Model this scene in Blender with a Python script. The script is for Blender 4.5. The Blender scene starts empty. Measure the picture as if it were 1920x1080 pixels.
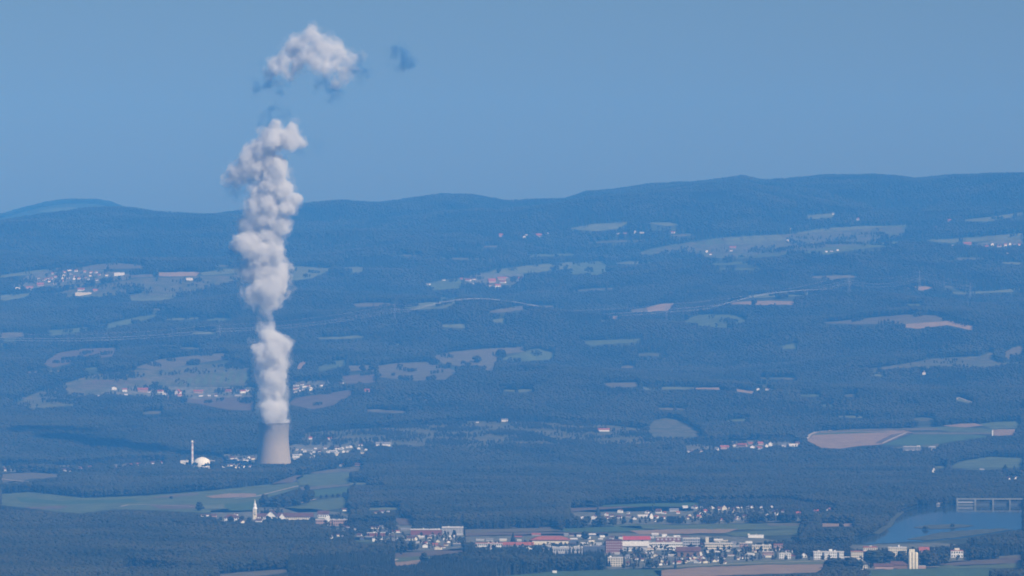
import bpy, bmesh, math, random
import numpy as np
from mathutils import Vector, Matrix, geometry, noise

random.seed(7)
rng = np.random.default_rng(7)
S = bpy.context.scene
COL = S.collection

# ------------------------------------------------------------------ camera
HC = 650.0            # camera height above the valley floor, metres
FPX = 8170.0          # focal length in photograph pixels (1920 wide)
PYH = 498.0           # photograph row of the true horizon
cam = bpy.data.cameras.new('camera')
cam.sensor_width = 36.0
cam.lens = 36.0 * FPX / 1920.0
cam.shift_y = -(540.0 - PYH) / 1920.0
cam.clip_start = 1.0
cam.clip_end = 120000.0
co = bpy.data.objects.new('camera', cam)
co.location = (0, 0, HC)
co.rotation_euler = (math.pi / 2, 0, 0)
COL.objects.link(co)
S.camera = co

# ------------------------------------------------------------------ light
SUN_EL, SUN_AZ = 42.0, 45.0     # azimuth: degrees to the right of straight behind the camera
sd = Vector((math.sin(math.radians(SUN_AZ)) * math.cos(math.radians(SUN_EL)),
             -math.cos(math.radians(SUN_AZ)) * math.cos(math.radians(SUN_EL)),
             math.sin(math.radians(SUN_EL))))   # towards the sun
sl = bpy.data.lights.new('sun', 'SUN')
sl.energy = 4.5
sl.angle = math.radians(0.5)
sl.color = (1.0, 0.96, 0.90)
so = bpy.data.objects.new('sun', sl)
so.rotation_euler = (-sd).to_track_quat('-Z', 'Y').to_euler()
so.location = (0, -500, 3000)
COL.objects.link(so)

W = bpy.data.worlds.new('World')
S.world = W
W.use_nodes = True
wn, wl = W.node_tree.nodes, W.node_tree.links
bg = wn['Background']
sky = wn.new('ShaderNodeTexSky')
sky.sky_type = 'NISHITA'
sky.sun_disc = False
sky.sun_elevation = math.radians(SUN_EL)
sky.sun_rotation = math.atan2(sd.x, sd.y)
sky.altitude = 0
sky.air_density = 1.0
sky.dust_density = 1.0
sky.ozone_density = 8.5
wl.new(sky.outputs[0], bg.inputs[0])
bg.inputs[1].default_value = 0.055

S.view_settings.view_transform = 'Standard'
S.view_settings.look = 'None'
S.view_settings.gamma = 1.0
S.view_settings.use_curve_mapping = False
S.view_settings.exposure = 0.15
S.render.engine = 'CYCLES'
cy = S.cycles
cy.use_denoising = True
cy.pixel_filter_type = 'BLACKMAN_HARRIS'
cy.filter_width = 1.8
cy.max_bounces = 12
cy.volume_bounces = 6
cy.diffuse_bounces = 2
cy.glossy_bounces = 2
cy.transmission_bounces = 4
cy.transparent_max_bounces = 64
cy.sample_clamp_indirect = 6.0
cy.volume_step_rate = 1.0
cy.volume_max_steps = 512

# haze numbers (used by the haze box at the end)
HAZE_DENSITY = 5.0e-5
HAZE_COLOR = (0.070, 0.368, 1.0)
HAZE_ABSORB = (0.54, 0.44, 1.0)

# ------------------------------------------------------------------ helpers
def sm(a, b, x):
    t = np.clip((x - a) / (b - a), 0, 1)
    return t * t * (3 - 2 * t)

def mat(name, rgb, rough=0.85, var=0.0, scale=30.0, var_rgb=None, stripes=None, inst=0.0, bump=0.0):
    """procedural Principled material: world-space noise between two real colours"""
    m = bpy.data.materials.new(name)
    m.use_nodes = True
    n, l = m.node_tree.nodes, m.node_tree.links
    p = n['Principled BSDF']
    p.inputs['Roughness'].default_value = rough
    p.inputs['Specular IOR Level'].default_value = 0.2
    c = (*rgb, 1)
    p.inputs['Base Color'].default_value = c
    last = None
    if var > 0 or stripes:
        geo = n.new('ShaderNodeNewGeometry')
        mp = n.new('ShaderNodeMapping')
        mp.inputs['Scale'].default_value = (1 / scale, 1 / scale, 1 / scale)
        l.new(geo.outputs['Position'], mp.inputs['Vector'])
        nz = n.new('ShaderNodeTexNoise')
        nz.inputs['Scale'].default_value = 1.0
        nz.inputs['Detail'].default_value = 5.0
        nz.inputs['Roughness'].default_value = 0.6
        l.new(mp.outputs[0], nz.inputs['Vector'])
        rp = n.new('ShaderNodeValToRGB')
        rp.color_ramp.elements[0].position = 0.36
        rp.color_ramp.elements[1].position = 0.64
        v2 = var_rgb or tuple(min(1, x * (1 + var)) for x in rgb)
        v1 = tuple(x * (1 - var) for x in rgb)
        rp.color_ramp.elements[0].color = (*v1, 1)
        rp.color_ramp.elements[1].color = (*v2, 1)
        l.new(nz.outputs['Fac'], rp.inputs[0])
        last = rp.outputs[0]
        if stripes:
            wv = n.new('ShaderNodeTexWave')
            wv.inputs['Scale'].default_value = 1.0
            wv.inputs['Distortion'].default_value = 5.0
            wv.inputs['Detail'].default_value = 2.0
            m2 = n.new('ShaderNodeMapping')
            m2.inputs['Rotation'].default_value = (0, 0, stripes[1])
            m2.inputs['Scale'].default_value = (1 / stripes[0],) * 3
            l.new(geo.outputs['Position'], m2.inputs['Vector'])
            l.new(m2.outputs[0], wv.inputs['Vector'])
            mx = n.new('ShaderNodeMix')
            mx.data_type = 'RGBA'
            mx.blend_type = 'MULTIPLY'
            mx.inputs['Factor'].default_value = 0.16
            l.new(last, mx.inputs['A'])
            l.new(wv.outputs['Color'], mx.inputs['B'])
            last = mx.outputs['Result']
    if inst > 0:
        oi = n.new('ShaderNodeObjectInfo')
        hs = n.new('ShaderNodeHueSaturation')
        mr = n.new('ShaderNodeMapRange')
        mr.inputs['To Min'].default_value = 1 - inst
        mr.inputs['To Max'].default_value = 1 + inst
        l.new(oi.outputs['Random'], mr.inputs['Value'])
        l.new(mr.outputs[0], hs.inputs['Value'])
        mh = n.new('ShaderNodeMapRange')
        mh.inputs['To Min'].default_value = 0.455
        mh.inputs['To Max'].default_value = 0.525
        ml = n.new('ShaderNodeMath'); ml.operation = 'FRACT'
        mm = n.new('ShaderNodeMath'); mm.operation = 'MULTIPLY'; mm.inputs[1].default_value = 7.31
        l.new(oi.outputs['Random'], mm.inputs[0]); l.new(mm.outputs[0], ml.inputs[0])
        l.new(ml.outputs[0], mh.inputs['Value'])
        l.new(mh.outputs[0], hs.inputs['Hue'])
        if last is not None:
            l.new(last, hs.inputs['Color'])
        else:
            hs.inputs['Color'].default_value = c
        last = hs.outputs[0]
    if last is not None:
        l.new(last, p.inputs['Base Color'])
    return m

def link(name, me, m=None, parent=None, loc=None, rotz=0.0, scale=None):
    o = bpy.data.objects.new(name, me)
    COL.objects.link(o)
    if m is not None and me is not None and not me.materials:
        me.materials.append(m)
    elif m is not None and me is not None and me.materials[0] is not m:
        o.material_slots[0].link = 'OBJECT'
        o.material_slots[0].material = m
    if parent is not None:
        o.parent = parent
    if loc is not None:
        o.location = loc
    if rotz:
        o.rotation_euler = (0, 0, rotz)
    if scale is not None:
        o.scale = scale
    return o

def pyd(name, v, f, smooth=False):
    me = bpy.data.meshes.new(name)
    me.from_pydata([tuple(x) for x in v], [], [tuple(x) for x in f])
    me.update()
    if smooth:
        me.polygons.foreach_set('use_smooth', [True] * len(me.polygons))
    return me

def box_data(x0, x1, y0, y1, z0, z1):
    v = [(x0, y0, z0), (x1, y0, z0), (x1, y1, z0), (x0, y1, z0), (x0, y0, z1), (x1, y0, z1), (x1, y1, z1), (x0, y1, z1)]
    f = [(0, 3, 2, 1), (4, 5, 6, 7), (0, 1, 5, 4), (1, 2, 6, 5), (2, 3, 7, 6), (3, 0, 4, 7)]
    return v, f

def box_me(name, *a):
    return pyd(name, *box_data(*a))

def lathe_me(name, prof, n=48, smooth=True, cap=False):
    v, f = [], []
    for r, z in prof:
        for k in range(n):
            a = 2 * math.pi * k / n
            v.append((r * math.cos(a), r * math.sin(a), z))
    for i in range(len(prof) - 1):
        for k in range(n):
            k2 = (k + 1) % n
            f.append((i * n + k, i * n + k2, (i + 1) * n + k2, (i + 1) * n + k))
    if cap:
        f.append(tuple((len(prof) - 1) * n + k for k in range(n)))
        f.append(tuple(reversed(range(n))))
    return pyd(name, v, f, smooth)

def tag(o, label=None, cat=None, group=None, kind=None):
    if label: o['label'] = label
    if cat: o['category'] = cat
    if group: o['group'] = group
    if kind: o['kind'] = kind
    return o

def empty(name, loc, rotz=0.0):
    o = bpy.data.objects.new(name, None)
    o.empty_display_size = 5
    COL.objects.link(o)
    o.location = loc
    o.rotation_euler = (0, 0, rotz)
    return o

# ------------------------------------------------------------------ terrain height
_tabY = np.array([9000, 14100, 14600, 15300, 16200, 17200, 18200, 19300, 20500, 21700, 23000, 24300, 25600, 27500, 34000.])
_tabP = np.array([0, 0, 838, 795, 742, 692, 640, 588, 545, 508, 470, 440, 412, 380, 360.])
_g = np.arange(9000, 34000, 20.0)
_pp = np.interp(_g, _tabY, _tabP)
_zg = np.where(_g <= 14100, 0.0, HC - (_pp - PYH) * _g / FPX)
_m = (_g > 14100) & (_g < 14600)
_zg[_m] = np.interp(_g[_m], [14100, 14600], [0, HC - (838 - PYH) * 14600 / FPX])
_zg = np.concatenate([np.full(20, 0.0), _zg, np.full(20, _zg[-1])])
_zg = np.convolve(_zg, np.ones(41) / 41, 'valid')[:len(_g)]
_zg[_g < 13950] = 0
SKY = np.array([(-400, 424), (0, 419), (100, 408), (200, 402), (240, 401), (290, 408), (340, 410), (400, 407), (450, 403), (520, 396), (590, 388), (640, 380),
                (710, 381), (760, 376), (830, 366), (890, 368), (955, 380), (1000, 375), (1060, 371), (1100, 356), (1160, 351),
                (1220, 341), (1300, 339), (1360, 333), (1392, 327), (1430, 335), (1480, 334), (1540, 328), (1640, 326),
                (1720, 332), (1790, 324), (1920, 321), (2300, 330)], float)
FAR = np.array([(-500, 440), (-100, 418), (0, 402), (50, 388), (90, 379), (125, 375), (180, 376), (210, 382), (245, 396), (300, 415), (400, 440), (700, 470), (2500, 470)], float)
_ph = rng.uniform(0, 6.28, 24)
_dir = rng.uniform(0, 3.14, 24)
_wl = np.linspace(700, 3000, 24)

def zt(X, Y):
    X = np.asarray(X, float); Y = np.asarray(Y, float)
    Yc = np.clip(Y, 800, 40000)
    px = 960 + FPX * X / Yc
    z = np.interp(Yc, _g, _zg)
    t = sm(22500, 27500, Yc)
    zs = HC - ((np.interp(px, SKY[:, 0], SKY[:, 1]) + 10) - PYH) * np.minimum(Yc, 27500) / FPX
    z = z * (1 - t) + zs * t
    z = np.where(Yc > 27500, z - 0.10 * (Yc - 27500), z)
    zf = (HC - (np.interp(px, FAR[:, 0], FAR[:, 1]) + 5 - PYH) * 31500 / FPX)
    zf = zf - 0.00004 * (Yc - 31500) ** 2
    z = np.where(Yc > 28500, np.maximum(z, zf), z)
    nz = np.zeros_like(z)
    for k in range(24):
        nz += np.sin((X * np.cos(_dir[k]) + Y * np.sin(_dir[k])) * 6.283 / _wl[k] + _ph[k]) * (_wl[k] / 3000.0)
    amp = 16.0 * sm(14300, 17000, Yc) * (1 - 0.85 * sm(25000, 27400, Yc))
    z = z + nz * amp
    # the viewpoint hill, under and behind the camera
    near = np.interp(Y, [-4000, -1500, 0, 300, 1000, 3000, 6000], [430, 560, 646, 600, 400, 90, 0])
    return np.where(Y < 6000, near, z)

def pxpy(X, Y, Z):
    return 960 + FPX * X / Y, PYH + FPX * (HC - Z) / Y

_Ys = np.arange(8300, 32500, 12.0)
def hit(px, py):
    """photograph pixel -> first point of the ground along that ray"""
    px = np.atleast_1d(np.asarray(px, float)); py = np.atleast_1d(np.asarray(py, float))
    out = np.zeros((len(px), 3))
    for i in range(len(px)):
        X = (px[i] - 960) / FPX * _Ys
        zr = HC - (py[i] - PYH) / FPX * _Ys
        d = zt(X, _Ys) - zr
        k = np.argmax(d > 0) if (d > 0).any() else len(_Ys) - 1
        if k > 0 and d[k] > 0:
            a = d[k - 1] / (d[k - 1] - d[k])
            Y = _Ys[k - 1] + a * 12.0
        else:
            Y = _Ys[k]
        out[i] = ((px[i] - 960) / FPX * Y, Y, HC - (py[i] - PYH) / FPX * Y)
    return out

# ------------------------------------------------------------------ terrain mesh
ys = np.concatenate([np.arange(-3500, 8400, 250), np.arange(8400, 28200, 40), np.arange(28200, 32400, 120)])
xs = np.concatenate([np.arange(-7000, -4000, 250), np.arange(-4000, 4001, 40), np.arange(4250, 7001, 250)])
GX, GY = np.meshgrid(xs, ys)
GZ = zt(GX, GY)
nv = GX.size
me = bpy.data.meshes.new('terrain')
ny, nx = GX.shape
idx = np.arange(nv).reshape(ny, nx)
quads = np.stack([idx[:-1, :-1], idx[:-1, 1:], idx[1:, 1:], idx[1:, :-1]], -1).reshape(-1, 4)
me.from_pydata(np.stack([GX, GY, GZ], -1).reshape(-1, 3).tolist(), [], quads.tolist())
me.update()
me.polygons.foreach_set('use_smooth', [True] * len(me.polygons))
M_ground = mat('woodland_floor', (0.040, 0.050, 0.022), 0.95, 0.3, 80)
tag(link('terrain', me, M_ground), kind='structure')

# ------------------------------------------------------------------ land cover masks (in photograph pixels)
MH, MW = 1160, 1920
FIELD = np.zeros((MH, MW), bool)
SPARSE = np.ones((MH, MW), np.float32)      # share of trees kept
HOUSEY = np.zeros((MH, MW), np.float32)     # distance of the building seen there

def fill(poly):
    p = np.array(poly, float)
    x0, x1 = int(max(0, p[:, 0].min() - 1)), int(min(MW, p[:, 0].max() + 2))
    y0, y1 = int(max(0, p[:, 1].min() - 1)), int(min(MH, p[:, 1].max() + 2))
    yy, xx = np.mgrid[y0:y1, x0:x1]
    yy = yy + 0.5; xx = xx + 0.5
    ins = np.zeros(xx.shape, bool)
    n = len(p)
    for i in range(n):
        xa, ya = p[i]; xb, yb = p[(i + 1) % n]
        if ya == yb: continue
        c = ((ya > yy) != (yb > yy)) & (xx < (xb - xa) * (yy - ya) / (yb - ya) + xa)
        ins ^= c
    return (slice(y0, y1), slice(x0, x1)), ins

FM = {
    'grass': mat('meadow_grass', (0.080, 0.104, 0.042), 0.95, 0.22, 55),
    'crop': mat('green_crop', (0.058, 0.098, 0.038), 0.95, 0.15, 40, stripes=(36, 0.3)),
    'pale': mat('pale_meadow', (0.112, 0.128, 0.060), 0.95, 0.20, 60),
    'tan': mat('stubble_field', (0.122, 0.110, 0.064), 0.95, 0.15, 50, stripes=(48, 0.5)),
    'brown': mat('ploughed_field', (0.118, 0.092, 0.062), 0.95, 0.15, 45, stripes=(40, 0.9)),
    'pink': mat('bare_soil_field', (0.235, 0.165, 0.102), 0.95, 0.12, 50),
    'bright': mat('cut_straw_field', (0.250, 0.182, 0.110), 0.95, 0.12, 50),
    'rough': mat('rough_pasture', (0.086, 0.100, 0.045), 0.95, 0.30, 45, var_rgb=(0.118, 0.110, 0.060)),
    'town': mat('garden_ground', (0.110, 0.125, 0.070), 0.95, 0.35, 25, var_rgb=(0.17, 0.165, 0.13)),
    'road': mat('pale_road', (0.380, 0.330, 0.260), 0.9, 0.1, 20),
}

def drape(name, poly_px, m, off=0.9, kind='structure', flat_z=None, step=None):
    pts = []
    n = len(poly_px)
    for i in range(n):
        a = np.array(poly_px[i], float); b = np.array(poly_px[(i + 1) % n], float)
        k = max(1, int(np.hypot(*(b - a)) / 8))
        for j in range(k):
            q = a + (b - a) * j / k
            if 0 < j:
                q = q + np.array([2.0 * noise.noise(Vector((q[0] * 0.09, q[1] * 0.3, 7.7))), 1.1 * noise.noise(Vector((q[0] * 0.07, q[1] * 0.3, 3.3)))])
            pts.append(q)
    pts = np.array(pts)
    w = hit(pts[:, 0], pts[:, 1])
    bx0, bx1, by0, by1 = w[:, 0].min(), w[:, 0].max(), w[:, 1].min(), w[:, 1].max()
    st = step or max(30.0, math.sqrt((bx1 - bx0) * (by1 - by0) / 1500.0))
    gx, gy = np.meshgrid(np.arange(bx0 + st / 2, bx1, st), np.arange(by0 + st / 2, by1, st))
    gp = np.stack([gx.ravel(), gy.ravel()], -1)
    # keep interior grid points
    ins = np.zeros(len(gp), bool)
    for i in range(len(w)):
        xa, ya = w[i, :2]; xb, yb = w[(i + 1) % len(w), :2]
        if ya == yb: continue
        ins ^= ((ya > gp[:, 1]) != (yb > gp[:, 1])) & (gp[:, 0] < (xb - xa) * (gp[:, 1] - ya) / (yb - ya) + xa)
    gp = gp[ins]
    vv = [Vector(p[:2]) for p in w] + [Vector(p) for p in gp]
    nb = len(w)
    r = geometry.delaunay_2d_cdt(vv, [], [list(range(nb))], 1, 0.5)
    v2 = np.array([(p.x, p.y) for p in r[0]])
    if len(v2) == 0: return None
    z = zt(v2[:, 0], v2[:, 1]) + off if flat_z is None else np.full(len(v2), flat_z)
    f = []
    for t in r[2]:
        a, b, c = (v2[i] for i in t[:3])
        if (b[0] - a[0]) * (c[1] - a[1]) - (b[1] - a[1]) * (c[0] - a[0]) < 0: t = list(reversed(t))
        f.append(tuple(t))
    me = pyd(name, np.column_stack([v2, z]), f, True)
    return tag(link(name, me, m), kind=kind)

def field(kind, *poly, trees=0.0, layer=0):
    s, ins = fill(poly)
    if trees == 0:
        FIELD[s] |= ins
    else:
        FIELD[s] &= ~ins
        SPARSE[s] = np.where(ins, trees, SPARSE[s])
    nm = {'grass': 'meadow', 'pale': 'meadow', 'rough': 'meadow', 'town': 'ground', 'road': 'path'}.get(kind, 'field')
    drape(nm, poly, FM[kind], 0.8 + 0.45 * layer)

def road(width, *pts, m='road', layer=3):
    w = hit([p[0] for p in pts], [p[1] for p in pts])
    P = []
    for i in range(len(w) - 1):
        k = max(1, int(np.hypot(*(w[i + 1] - w[i])[:2]) / 40))
        for j in range(k): P.append(w[i] + (w[i + 1] - w[i]) * j / k)
    P.append(w[-1]); P = np.array(P)
    T = np.gradient(P[:, :2], axis=0); T /= np.linalg.norm(T, axis=1)[:, None] + 1e-9
    N = np.stack([-T[:, 1], T[:, 0]], -1)
    L, R = P[:, :2] + N * width / 2, P[:, :2] - N * width / 2
    v = np.concatenate([L, R]); z = zt(v[:, 0], v[:, 1]) + 0.8 + 0.45 * layer
    n = len(P)
    f = [(i + n, i + n + 1, i + 1, i) for i in range(n - 1)]
    tag(link('road', pyd('road', np.column_stack([v, z]), f), FM[m]), kind='structure')
    for i in range(n):
        px, py = pxpy(P[i, 0], P[i, 1], P[i, 2])
        for dx in range(-3, 4):
            a, b = int(py), int(px + dx)
            if 0 <= a < MH and 0 <= b < MW: FIELD[max(0, a - 1):a + 2, b] = True

# --- town and village ground first (sparse trees), then open fields over it
field('town', (415, 852), (480, 852), (560, 832), (735, 824), (740, 838), (700, 850), (560, 866), (480, 880), (415, 880), trees=0.30)
field('town', (0, 874), (120, 873), (310, 864), (310, 874), (180, 884), (0, 886), trees=0.35)
field('town', (395, 958), (470, 950), (590, 955), (660, 965), (655, 990), (560, 984), (400, 982), trees=0.25)
field('town', (612, 992), (700, 985), (870, 984), (875, 1032), (760, 1034), (735, 1012), (612, 1014), trees=0.55)
field('town', (870, 1006), (1000, 1002), (1170, 1000), (1420, 1008), (1500, 1022), (1500, 1054), (1390, 1060), (1140, 1068), (1125, 1046), (960, 1038), (875, 1036), trees=0.52)
field('town', (1070, 960), (1300, 944), (1480, 942), (1570, 956), (1560, 976), (1300, 984), (1080, 984), trees=0.60)
field('town', (1280, 836), (1345, 828), (1490, 824), (1495, 840), (1440, 850), (1290, 854), trees=0.35)
field('town', (20, 536), (60, 512), (120, 500), (175, 504), (245, 514), (240, 524), (180, 532), (150, 540), (60, 548), trees=0.45)
field('town', (170, 748), (210, 724), (478, 726), (478, 744), (330, 752), trees=0.40)
field('town', (545, 742), (548, 716), (650, 712), (652, 722), (610, 738), trees=0.40)
field('town', (868, 522), (900, 512), (985, 514), (985, 528), (960, 542), (905, 540), (870, 534), trees=0.30)
field('town', (1500, 1026), (1760, 1018), (1830, 1024), (1820, 1052), (1640, 1070), (1500, 1054), trees=0.45)
field('town', (1800, 462), (1860, 452), (1920, 450), (1920, 466), (1860, 470), trees=0.5)
# --- broken pastures on the lower slopes (scattered trees)
field('rough', (556, 832), (575, 812), (640, 806), (740, 802), (880, 790), (1010, 792), (1150, 798), (1215, 806), (1300, 812), (1330, 828), (1180, 846), (1000, 842), (880, 846), (740, 852), (690, 838), trees=0.36)
field('rough', (0, 775), (60, 740), (170, 704), (300, 690), (440, 680), (470, 690), (470, 724), (230, 724), (170, 752), (70, 770), trees=0.38)
field('rough', (60, 560), (140, 542), (260, 522), (450, 516), (450, 534), (300, 562), (220, 556), trees=0.25)
field('rough', (1190, 478), (1250, 462), (1350, 446), (1470, 440), (1690, 424), (1700, 440), (1560, 474), (1360, 486), (1260, 474), trees=0.35)
field('rough', (1650, 842), (1760, 832), (1760, 850), (1660, 850), trees=0.3)
# --- left plain
field('grass', (0, 927), (60, 923), (158, 934), (270, 930), (400, 920), (510, 908), (560, 904), (560, 916), (480, 940), (478, 960), (380, 962), (290, 957), (220, 955), (150, 963), (100, 959), (50, 953), (0, 947))
field('tan', (0, 889), (60, 886), (113, 890), (110, 895), (60, 898), (20, 906), (0, 903))
field('rough', (0, 905), (30, 902), (70, 905), (66, 914), (20, 920), (0, 922), trees=0.2)
field('tan', (280, 934), (330, 927), (372, 924), (372, 929), (320, 934), layer=1)
field('pink', (385, 931), (430, 926), (480, 926), (480, 932), (400, 935), layer=1)
field('brown', (45, 952), (110, 949), (130, 950), (110, 955), (60, 955), layer=1)
field('brown', (276, 947), (365, 947), (368, 954), (300, 955), layer=1)
field('crop', (420, 946), (478, 941), (477, 958), (430, 958), layer=1)
field('crop', (30, 932), (110, 940), (250, 936), (265, 942), (120, 946), (40, 942), layer=1)
field('pale', (382, 950), (420, 945), (420, 955), (385, 956), layer=2)
field('brown', (535, 898), (560, 890), (570, 894), (545, 906), (505, 910))
field('tan', (575, 888), (610, 882), (660, 876), (684, 876), (672, 883), (600, 889))
field('grass', (555, 896), (575, 890), (658, 885), (658, 906), (600, 912), (560, 910))
field('tan', (562, 914), (655, 908), (655, 912), (565, 920), layer=1)
field('crop', (585, 920), (655, 913), (652, 926), (590, 932))
field('grass', (532, 954), (590, 939), (655, 931), (648, 952), (600, 960), (560, 962))
field('pale', (655, 906), (720, 906), (720, 909), (655, 910), layer=1)
field('pale', (690, 953), (752, 952), (752, 957), (690, 958), layer=1)
field('brown', (738, 971), (776, 974), (768, 985), (750, 986))
field('grass', (660, 1008), (705, 1008), (700, 1018), (668, 1017))
field('rough', (225, 1066), (250, 1062), (330, 1070), (330, 1080), (225, 1082), trees=0.15)
field('brown', (740, 1038), (800, 1034), (872, 1028), (870, 1038), (790, 1044), (738, 1048))
field('grass', (738, 1047), (800, 1043), (812, 1048), (745, 1055), layer=1)
field('pink', (740, 1054), (792, 1050), (782, 1058), (742, 1062))
field('tan', (400, 1078), (500, 1070), (540, 1068), (540, 1074), (420, 1088))
# --- centre plain
field('tan', (866, 993), (1040, 990), (1052, 996), (870, 1000))
field('brown', (868, 1000), (1000, 998), (1140, 999), (1140, 1006), (1000, 1004), (872, 1007))
field('crop', (1050, 992), (1200, 986), (1210, 996), (1060, 999))
field('grass', (1120, 984), (1300, 983), (1500, 981), (1500, 992), (1380, 994), (1200, 992))
field('pink', (1180, 996), (1280, 993), (1385, 993), (1360, 1000), (1200, 1003), layer=1)
field('tan', (1438, 982), (1520, 982), (1512, 986), (1440, 987), layer=1)
field('pink', (1535, 982), (1604, 982), (1602, 987), (1540, 988))
field('grass', (1350, 1000), (1500, 992), (1500, 1004), (1380, 1006))
field('brown', (1065, 953), (1180, 950), (1300, 951), (1300, 958), (1180, 960), (1068, 961))
field('crop', (1130, 948), (1200, 945), (1310, 943), (1310, 950), (1130, 951), layer=1)
field('crop', (930, 1082), (1040, 1072), (1150, 1069), (1240, 1068), (1240, 1100), (930, 1110))
field('pink', (1225, 1071), (1300, 1065), (1420, 1060), (1545, 1058), (1545, 1066), (1530, 1074), (1400, 1078), (1300, 1082), (1240, 1084))
field('pale', (1200, 1066), (1340, 1058), (1420, 1053), (1500, 1051), (1560, 1054), (1540, 1058), (1400, 1060), (1250, 1067), layer=1)
# --- right
field('crop', (1625, 1070), (1700, 1067), (1860, 1066), (1850, 1100), (1630, 1110))
field('brown', (1748, 1058), (1800, 1052), (1920, 1046), (1920, 1056), (1800, 1062))
field('grass', (1750, 1062), (1860, 1058), (1920, 1056), (1920, 1066), (1760, 1067))
field('tan', (1870, 1044), (1920, 1040), (1920, 1046), (1875, 1049))
field('grass', (1780, 878), (1800, 866), (1855, 857), (1920, 859), (1920, 876), (1840, 882))
field('pale', (1746, 876), (1775, 873), (1775, 878), (1750, 881), layer=1)
field('pink', (1513, 826), (1528, 811), (1600, 806), (1690, 806), (1712, 811), (1655, 833), (1600, 838), (1575, 842), (1540, 840))
field('grass', (1524, 816), (1534, 812), (1600, 810), (1680, 810), (1600, 813), (1540, 815), layer=1)
field('brown', (1640, 832), (1672, 815), (1700, 811), (1710, 812), (1656, 832), layer=1)
field('tan', (1530, 811), (1600, 805), (1700, 804), (1690, 808), (1600, 809), layer=1)
field('crop', (1655, 834), (1712, 815), (1800, 814), (1862, 818), (1800, 826), (1740, 836))
field('tan', (1710, 811), (1860, 811), (1862, 815), (1712, 815), layer=1)
field('tan', (1690, 803), (1750, 802), (1770, 807), (1700, 808), layer=1)
field('grass', (1720, 801), (1800, 800), (1862, 806), (1862, 811), (1770, 809))
field('pink', (1765, 799), (1800, 795), (1828, 794), (1845, 798), (1810, 802), layer=1)
field('grass', (1835, 796), (1860, 792), (1917, 790), (1908, 803), (1860, 805))
field('pink', (1862, 806), (1904, 805), (1902, 816), (1864, 817))
# --- slopes behind the tower
field('brown', (320, 752), (380, 743), (478, 742), (478, 770), (430, 769), (370, 757))
field('brown', (540, 758), (555, 746), (660, 731), (666, 736), (625, 760), (588, 768))
field('rough', (1216, 800), (1228, 788), (1252, 784), (1275, 789), (1302, 803), (1318, 812), (1280, 812), (1225, 812))
field('brown', (80, 682), (110, 662), (160, 654), (222, 652), (212, 668), (150, 676), (100, 690))
field('tan', (252, 690), (300, 674), (420, 662), (440, 672), (380, 680), (300, 694))
field('tan', (225, 712), (300, 706), (372, 700), (372, 704), (280, 714))
field('grass', (310, 724), (380, 702), (470, 692), (470, 716), (400, 722))
field('brown', (120, 728), (180, 712), (260, 716), (180, 732))
field('grass', (90, 620), (180, 613), (262, 594), (300, 590), (258, 606), (230, 612), (150, 622), (95, 630))
field('tan', (0, 624), (46, 623), (46, 631), (0, 634))
field('grass', (0, 645), (36, 641), (30, 650), (0, 654))
field('tan', (708, 686), (740, 682), (800, 679), (858, 696), (835, 712), (770, 714), (710, 708))
field('tan', (652, 686), (704, 685), (700, 697), (656, 696))
field('grass', (594, 690), (625, 678), (650, 675), (648, 686), (600, 696))
field('brown', (640, 706), (706, 700), (706, 718), (650, 720), layer=1)
field('pink', (555, 692), (563, 680), (580, 671), (572, 682), (562, 694))
field('tan', (812, 668), (850, 660), (900, 655), (985, 651), (982, 660), (935, 666), (925, 696), (880, 690), (830, 682))
field('grass', (935, 674), (985, 660), (1010, 654), (1042, 664), (1030, 674), (980, 678))
field('tan', (660, 570), (690, 568), (738, 568), (730, 574), (670, 576))
field('pale', (738, 574), (800, 567), (860, 566), (835, 578), (780, 581))
field('tan', (912, 586), (940, 579), (990, 572), (1056, 574), (1000, 579), (935, 587))
field('pale', (815, 612), (830, 609), (873, 608), (872, 617))
field('pale', (920, 600), (948, 597), (948, 605), (928, 605))
field('grass', (1080, 640), (1150, 638), (1205, 635), (1190, 642), (1110, 648))
field('tan', (1130, 719), (1195, 717), (1200, 724), (1150, 728))
field('bright', (1300, 727), (1370, 727), (1416, 735), (1412, 739), (1370, 732), (1300, 730))
field('pale', (1200, 726), (1300, 726), (1300, 730), (1210, 731))
field('grass', (1280, 604), (1310, 590), (1375, 590), (1402, 600), (1370, 615), (1310, 612))
field('pink', (1124, 594), (1160, 592), (1162, 598), (1128, 598))
field('bright', (1212, 577), (1240, 570), (1266, 568), (1254, 583), (1215, 585))
field('tan', (1180, 581), (1212, 577), (1214, 584), (1184, 586))
field('bright', (1365, 567), (1420, 564), (1492, 565), (1485, 572), (1372, 571))
field('pale', (1380, 556), (1480, 548), (1545, 548), (1490, 556), (1400, 560))
field('tan', (1522, 606), (1580, 602), (1630, 596), (1700, 590), (1760, 592), (1785, 602), (1700, 608), (1620, 608))
field('bright', (1680, 612), (1700, 608), (1785, 602), (1826, 612), (1826, 620), (1775, 610), (1720, 617), layer=1)
field('pink', (1690, 539), (1735, 537), (1754, 539), (1728, 545))
field('pale', (1770, 548), (1860, 546), (1920, 540), (1920, 546), (1800, 552))
field('rough', (1590, 697), (1650, 690), (1710, 680), (1760, 672), (1840, 668), (1858, 660), (1868, 664), (1862, 676), (1898, 686), (1860, 697), (1740, 696), (1660, 702), trees=0.04)
field('tan', (1878, 664), (1900, 652), (1920, 648), (1920, 676), (1892, 674))
field('grass', (1452, 655), (1470, 648), (1496, 643), (1494, 654))
field('pale', (1788, 750), (1796, 744), (1830, 756), (1815, 756))
field('pale', (900, 517), (930, 506), (1000, 497), (1075, 492), (1072, 503), (1000, 512), (960, 514))
field('grass', (1060, 514), (1078, 494), (1130, 490), (1146, 508), (1120, 516))
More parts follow.
